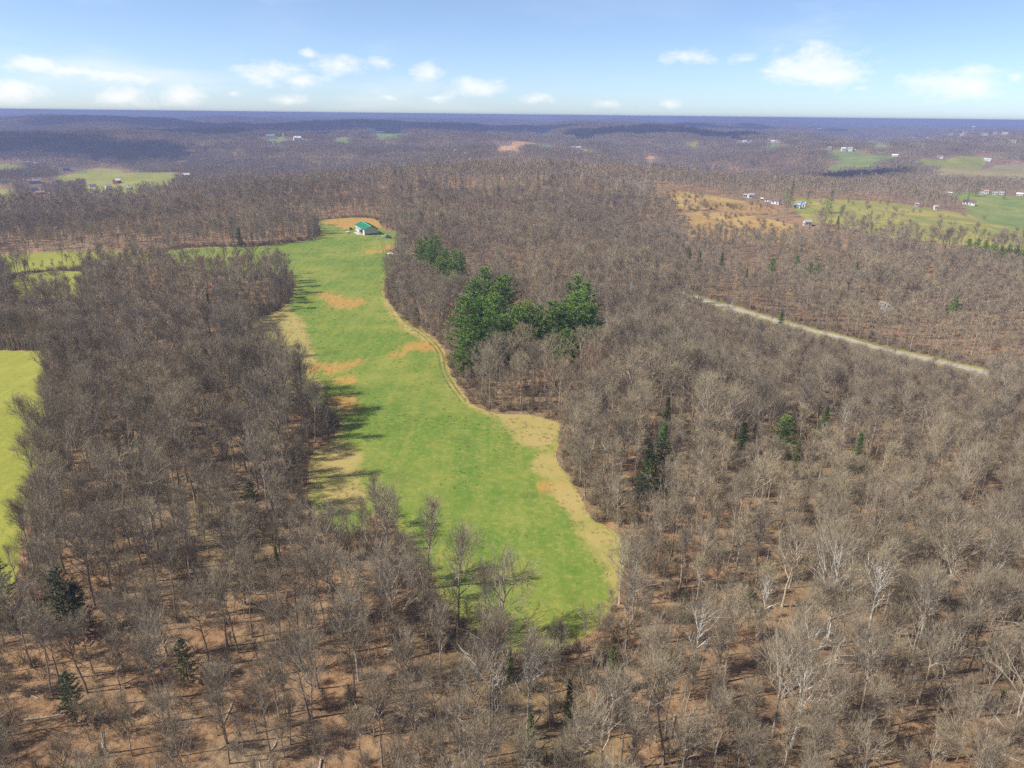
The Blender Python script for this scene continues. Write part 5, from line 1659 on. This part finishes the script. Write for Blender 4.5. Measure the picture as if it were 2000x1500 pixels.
def wheel(parent, x, y, r=0.34, w=0.24):
    t = MB().tube([(x - w / 2, y, r), (x + w / 2, y, r)], [r, r], 14, True).build('wheel', RUBBER, parent)
    s = 1 if x > 0 else -1
    MB().tube([(x + s * w / 2, y, r), (x + s * (w / 2 + 0.02), y, r)], [r * 0.6, r * 0.55], 10, True).build('rim', CHROME, t)


def car(x, y, turn, paint, name, label, pickup=False):
    o = empty(name, (x, y, float(terrain(x, y)) + 0.02), turn)
    tag(o, label, 'truck' if pickup else 'car', 'vehicles parked beside the barn')
    # side profile (y forward, z up) drawn across the width, cabin narrower at the top
    if pickup: low = [(-2.7, 0.45), (2.6, 0.45), (2.7, 0.8), (2.55, 1.05), (1.2, 1.15), (-2.7, 1.15)]; cabin = [(-0.5, 1.15), (1.25, 1.15), (0.75, 1.85), (-0.35, 1.85)]
    else: low = [(-2.2, 0.4), (2.2, 0.4), (2.3, 0.65), (2.15, 0.88), (1.0, 1.0), (-2.1, 1.02), (-2.25, 0.7)]; cabin = [(-1.9, 1.0), (1.05, 1.0), (0.35, 1.55), (-1.35, 1.57)]

    def loft(prof, w0, w1):
        n = len(prof)
        zs = [p[1] for p in prof]
        lo, hi = min(zs), max(zs)
        vs = []
        for s in (-1, 1):
            for (yy, zz) in prof: vs.append((s * (w0 + (w1 - w0) * (zz - lo) / (hi - lo)) / 2, yy, zz))
        fs = [(i, n + i, n + (i + 1) % n, (i + 1) % n) for i in range(n)] + [tuple(range(n)), tuple(range(2 * n - 1, n - 1, -1))]
        return MB().add(vs, fs)
    b = loft(low, 1.86, 1.78).build('body', paint, o)
    cb = loft(cabin, 1.66, 1.3).build('windows', GLASS, o)
    yy = [p[0] for p in cabin]
    MB().box((0, (cabin[2][0] + cabin[3][0]) / 2, cabin[2][1] + 0.02), (1.32, abs(cabin[2][0] - cabin[3][0]) + 0.06, 0.07)).build('roof', paint, o)
    for sx in (-1, 1):
        MB().box((sx * 0.62, low[2][0] - 0.06, 0.72), (0.34, 0.12, 0.16)).build('headlight', LAMP, o)
        for yw in ((1.6, -1.7) if pickup else (1.4, -1.35)): wheel(o, sx * 0.82, yw)
    if pickup:
        MB().box((0, -1.65, 1.17), (1.5, 1.9, 0.03)).build('truck_bed', RUBBER, o)
    return o


SILVER = mat_plain('silver_paint', (0.55, 0.57, 0.58), 0.3, 0.5, 0.03)
NAVY = mat_plain('dark_blue_paint', (0.035, 0.06, 0.085), 0.3, 0.5, 0.03)
car(CAR_A[0] - 0.3, CAR_A[1] + 2.2, R(62), SILVER, 'parked_car', 'silver car parked right of the barn behind the dark one')
car(CAR_B[0] + 0.8, CAR_B[1] - 0.5, R(58), NAVY, 'parked_truck', 'dark blue pickup truck parked right of the barn', True)


def boat(x, y, turn):
    o = empty('small_boat', (x, y, float(terrain(x, y))), turn)
    tag(o, 'white upturned boat beside the brush pile at the field edge', 'boat')
    vs, fs = [], []
    secs = [(-2.6, 0.9, 0.55), (-1.2, 1.0, 0.75), (0.4, 0.95, 0.8), (1.8, 0.6, 0.7), (2.7, 0.08, 0.45)]
    for (yy, w, h) in secs:
        for t in range(7):
            a = math.pi * t / 6
            vs.append((-w * math.cos(a), yy, h * math.sin(a) ** 0.8))
    for i in range(4):
        for t in range(6): fs.append((i * 7 + t, i * 7 + t + 1, (i + 1) * 7 + t + 1, (i + 1) * 7 + t))
    fs.append(tuple(range(6, -1, -1)))
    hull = MB().add(vs, fs).build('hull', WALL_M['white'], o, smooth=True)
    MB().tube([(0, -2.6, 0.56), (0, 0.4, 0.83), (0, 2.7, 0.47)], [0.06, 0.06, 0.04], 5).build('keel', TRIM, o)


boat(BOAT[0], BOAT[1], R(75))


def trailer(x, y, turn):
    o = empty('utility_trailer', (x, y, float(terrain(x, y))), turn)
    tag(o, 'small white utility trailer on the grass left of the barn', 'trailer')
    MB().box((0, 0, 0.7), (1.9, 3.4, 0.12)).build('deck', WALL_M['grey'], o)
    for s in (-1, 1):
        MB().box((s * 0.93, 0, 1.02), (0.06, 3.4, 0.5)).build('side_board', WALL_M['white'], o)
        wheel(o, s * 1.06, -0.2, 0.36, 0.2)
    for yv in (-1.68, 1.68):
        MB().box((0, yv, 1.02), (1.8, 0.06, 0.5)).build('end_board', WALL_M['white'], o)
    MB().tube([(0, 1.7, 0.66), (0, 3.1, 0.5)], [0.06, 0.05], 6, True).build('drawbar', RUBBER, o)


def tractor(x, y, turn):
    o = empty('tractor', (x, y, float(terrain(x, y))), turn)
    tag(o, 'rusty red tractor standing left of the barn', 'tractor')
    red = mat_plain('tractor_red', (0.24, 0.055, 0.04), 0.5, 0.4)
    MB().box((0, 0.9, 1.15), (0.8, 1.9, 0.75)).build('hood', red, o)
    MB().box((0, -0.5, 0.9), (0.7, 1.1, 0.6)).build('gearbox', RUBBER, o)
    MB().box((0, -0.75, 1.4), (0.55, 0.5, 0.1)).add([], []).build('seat', RUBBER, o)
    MB().tube([(0, -0.1, 1.5), (0, -0.35, 1.85)], [0.03, 0.03], 5).build('steering_column', RUBBER, o)
    for s in (-1, 1):
        wheel(o, s * 0.75, -0.8, 0.75, 0.4)
        wheel(o, s * 0.6, 1.5, 0.42, 0.25)
        MB().box((s * 0.72, -0.8, 1.55), (0.45, 1.1, 0.06)).build('fender', red, o)
    MB().tube([(0.2, 1.2, 1.5), (0.2, 1.2, 2.2)], [0.05, 0.05], 6).build('exhaust', RUBBER, o)


def harrow(x, y, turn):
    o = empty('disc_harrow', (x, y, float(terrain(x, y))), turn)
    tag(o, 'dark disc harrow parked between trailer and barn', 'farm implement')
    rust = mat_plain('rusty_iron', (0.14, 0.07, 0.045), 0.85, 0.2)
    MB().box((0, 0, 0.75), (2.6, 0.12, 0.12)).box((0, 1.0, 0.75), (2.2, 0.12, 0.12)).box((-0.8, 0.5, 0.75), (0.12, 1.0, 0.12)).box((0.8, 0.5, 0.75), (0.12, 1.0, 0.12)).build('beam', rust, o)
    MB().tube([(0, 1.0, 0.75), (0, 2.2, 0.6)], [0.06, 0.06], 6, True).build('drawbar', rust, o)
    for i in range(8):
        MB().tube([(-1.25 + 0.357 * i, 0, 0.3), (-1.21 + 0.357 * i, 0, 0.3)], [0.3, 0.28], 12, True).build('disc', rust, o)


trailer(TRAILER[0], TRAILER[1], R(70))
tractor(GEAR_B[0] - 1, GEAR_B[1] - 1, R(20))
harrow(GEAR[0] - 1.5, GEAR[1] - 4, R(100))


def brush_pile(x, y):
    o = empty('brush_pile', (x, y, float(terrain(x, y))))
    tag(o, 'heap of cut branches behind the white boat', 'brush pile')
    rng = random.Random(8)
    for k in range(70):
        a, r0 = rng.uniform(0, 6.28), rng.uniform(0, 2.6)
        p = Vector((math.cos(a) * r0, math.sin(a) * r0, rng.uniform(0.0, 1.5) * (1 - r0 / 3.4)))
        d = Vector((rng.gauss(0, 1), rng.gauss(0, 1), rng.gauss(0.1, 0.4))).normalized()
        L = rng.uniform(1.0, 2.6)
        MB().tube([p - d * L / 2, p + d * L / 2], [0.06, 0.03], 4).build('branch', BRUSH_MAT if k % 5 else PALE_TWIG, o)


brush_pile(BRUSH[0], BRUSH[1])
b = stock.objects[-4].data
o = link('shrub', b, None, (BUSH[0], BUSH[1], float(terrain(*BUSH))))
o.scale = (1.6, 1.6, 1.7)
tag(o, 'small grey shrub alone on the upper field', 'shrub')

# scattered bare trees on the valley pasture and in hedges
for i, (x, y, h) in enumerate(PASTURE_TREES):
    T, C, f = NEAR[i % 8]
    o = empty('pasture_tree', (x, y, float(terrain(x, y)) - 0.1), 1.7 * i)
    o.scale = (h / 16 * 1.15, h / 16 * 1.15, h / 16)
    d = math.hypot(x, y)
    tag(o, 'bare tree in the row along the top of the left field' if x < -100 and d < 420 else 'small bare tree in the hedge between the orange scrub clearings' if i < 12 and d > 500 else 'bare tree standing on the yellow valley pasture', 'tree', 'trees on open pasture')
    link('trunk', T, o)
    link('crown', C, o)

# things that share a description are told apart by their order from the left
same = {}
for o in list(scene.objects):
    if o.parent is None and o.get('label') and o.get('category'): same.setdefault(o['label'], []).append(o)
for lab, obs in same.items():
    if 1 < len(obs) <= len(ORD) and len(lab.split()) <= 13:
        for i, o in enumerate(sorted(obs, key=lambda q: q.location.x / max(q.location.y, 1.0))):
            o['label'] = lab + ', ' + ORD[i] + ' from left'

# ------------------------------------------------------------------ clouds overhead, out of the picture, whose shadows lie on the far hills
def cloud(x, y, z, sx, sy, sz, seed, label):
    rng = random.Random(seed)
    bm = bmesh.new()
    for k in range(14):
        a, r0 = rng.uniform(0, 6.28), math.sqrt(rng.random()) * 0.75
        s = rng.uniform(0.28, 0.5)
        M4 = Matrix.Translation((math.cos(a) * r0 * sx, math.sin(a) * r0 * sy, abs(rng.gauss(0, 0.4)) * sz)) @ Matrix.Diagonal((sx * s, sy * s, sz * (0.5 + s), 1))
        bmesh.ops.create_icosphere(bm, subdivisions=3, radius=1.0, matrix=M4)
    for v in bm.verts:
        n = float(fbm(np.array(v.co.x / 60), np.array(v.co.y / 60 + v.co.z / 45), seed, 3)) - 0.5
        v.co += v.co.normalized() * n * 70
        if v.co.z < -0.25 * sz: v.co.z = -0.25 * sz + (v.co.z + 0.25 * sz) * 0.15
    me = bpy.data.meshes.new('cloud')
    bm.to_mesh(me); bm.free()
    me.materials.append(CLOUD_M)
    me.polygons.foreach_set('use_smooth', [True] * len(me.polygons))
    o = link('cloud', me, None, (x, y, z))
    tag(o, label, 'cloud', kind='stuff')


CLOUD_M = mat_plain('cloud_white', (0.9, 0.9, 0.9), 1.0, 0.0, 0.03, 0.01)
CZ = 1150.0
for i, (gx, gy, sx, sy) in enumerate(CLOUD_SHADES):
    t = (CZ - float(terrain(gx, gy))) / S_DIR.z
    cloud(gx + S_DIR.x * t, gy + S_DIR.y * t, CZ, sx, sy, 90, 20 + i, 'white cumulus cloud drifting overhead')

# ------------------------------------------------------------------ the air between
def build_haze():
    M = bpy.data.materials.new('haze')
    M.use_nodes = True
    nt = M.node_tree
    nt.nodes.clear()
    out, vol = nt.nodes.new('ShaderNodeOutputMaterial'), nt.nodes.new('ShaderNodeVolumePrincipled')
    vol.inputs['Color'].default_value = HAZE_COLOR
    vol.inputs['Density'].default_value = HAZE_DENSITY
    vol.inputs['Anisotropy'].default_value = 0.0
    nt.links.new(vol.outputs[0], out.inputs['Volume'])
    zmin, zmax = -140.0, CAM_H + 3.0
    o = MB().box((0, 6500, (zmin + zmax) / 2), (33000, 24000, zmax - zmin)).build('haze', M)
    tag(o, 'thin bluish haze over the far hills', kind='stuff')


HAZE_COLOR, HAZE_DENSITY = (0.285, 0.355, 0.64, 1), 0.00020
build_haze()
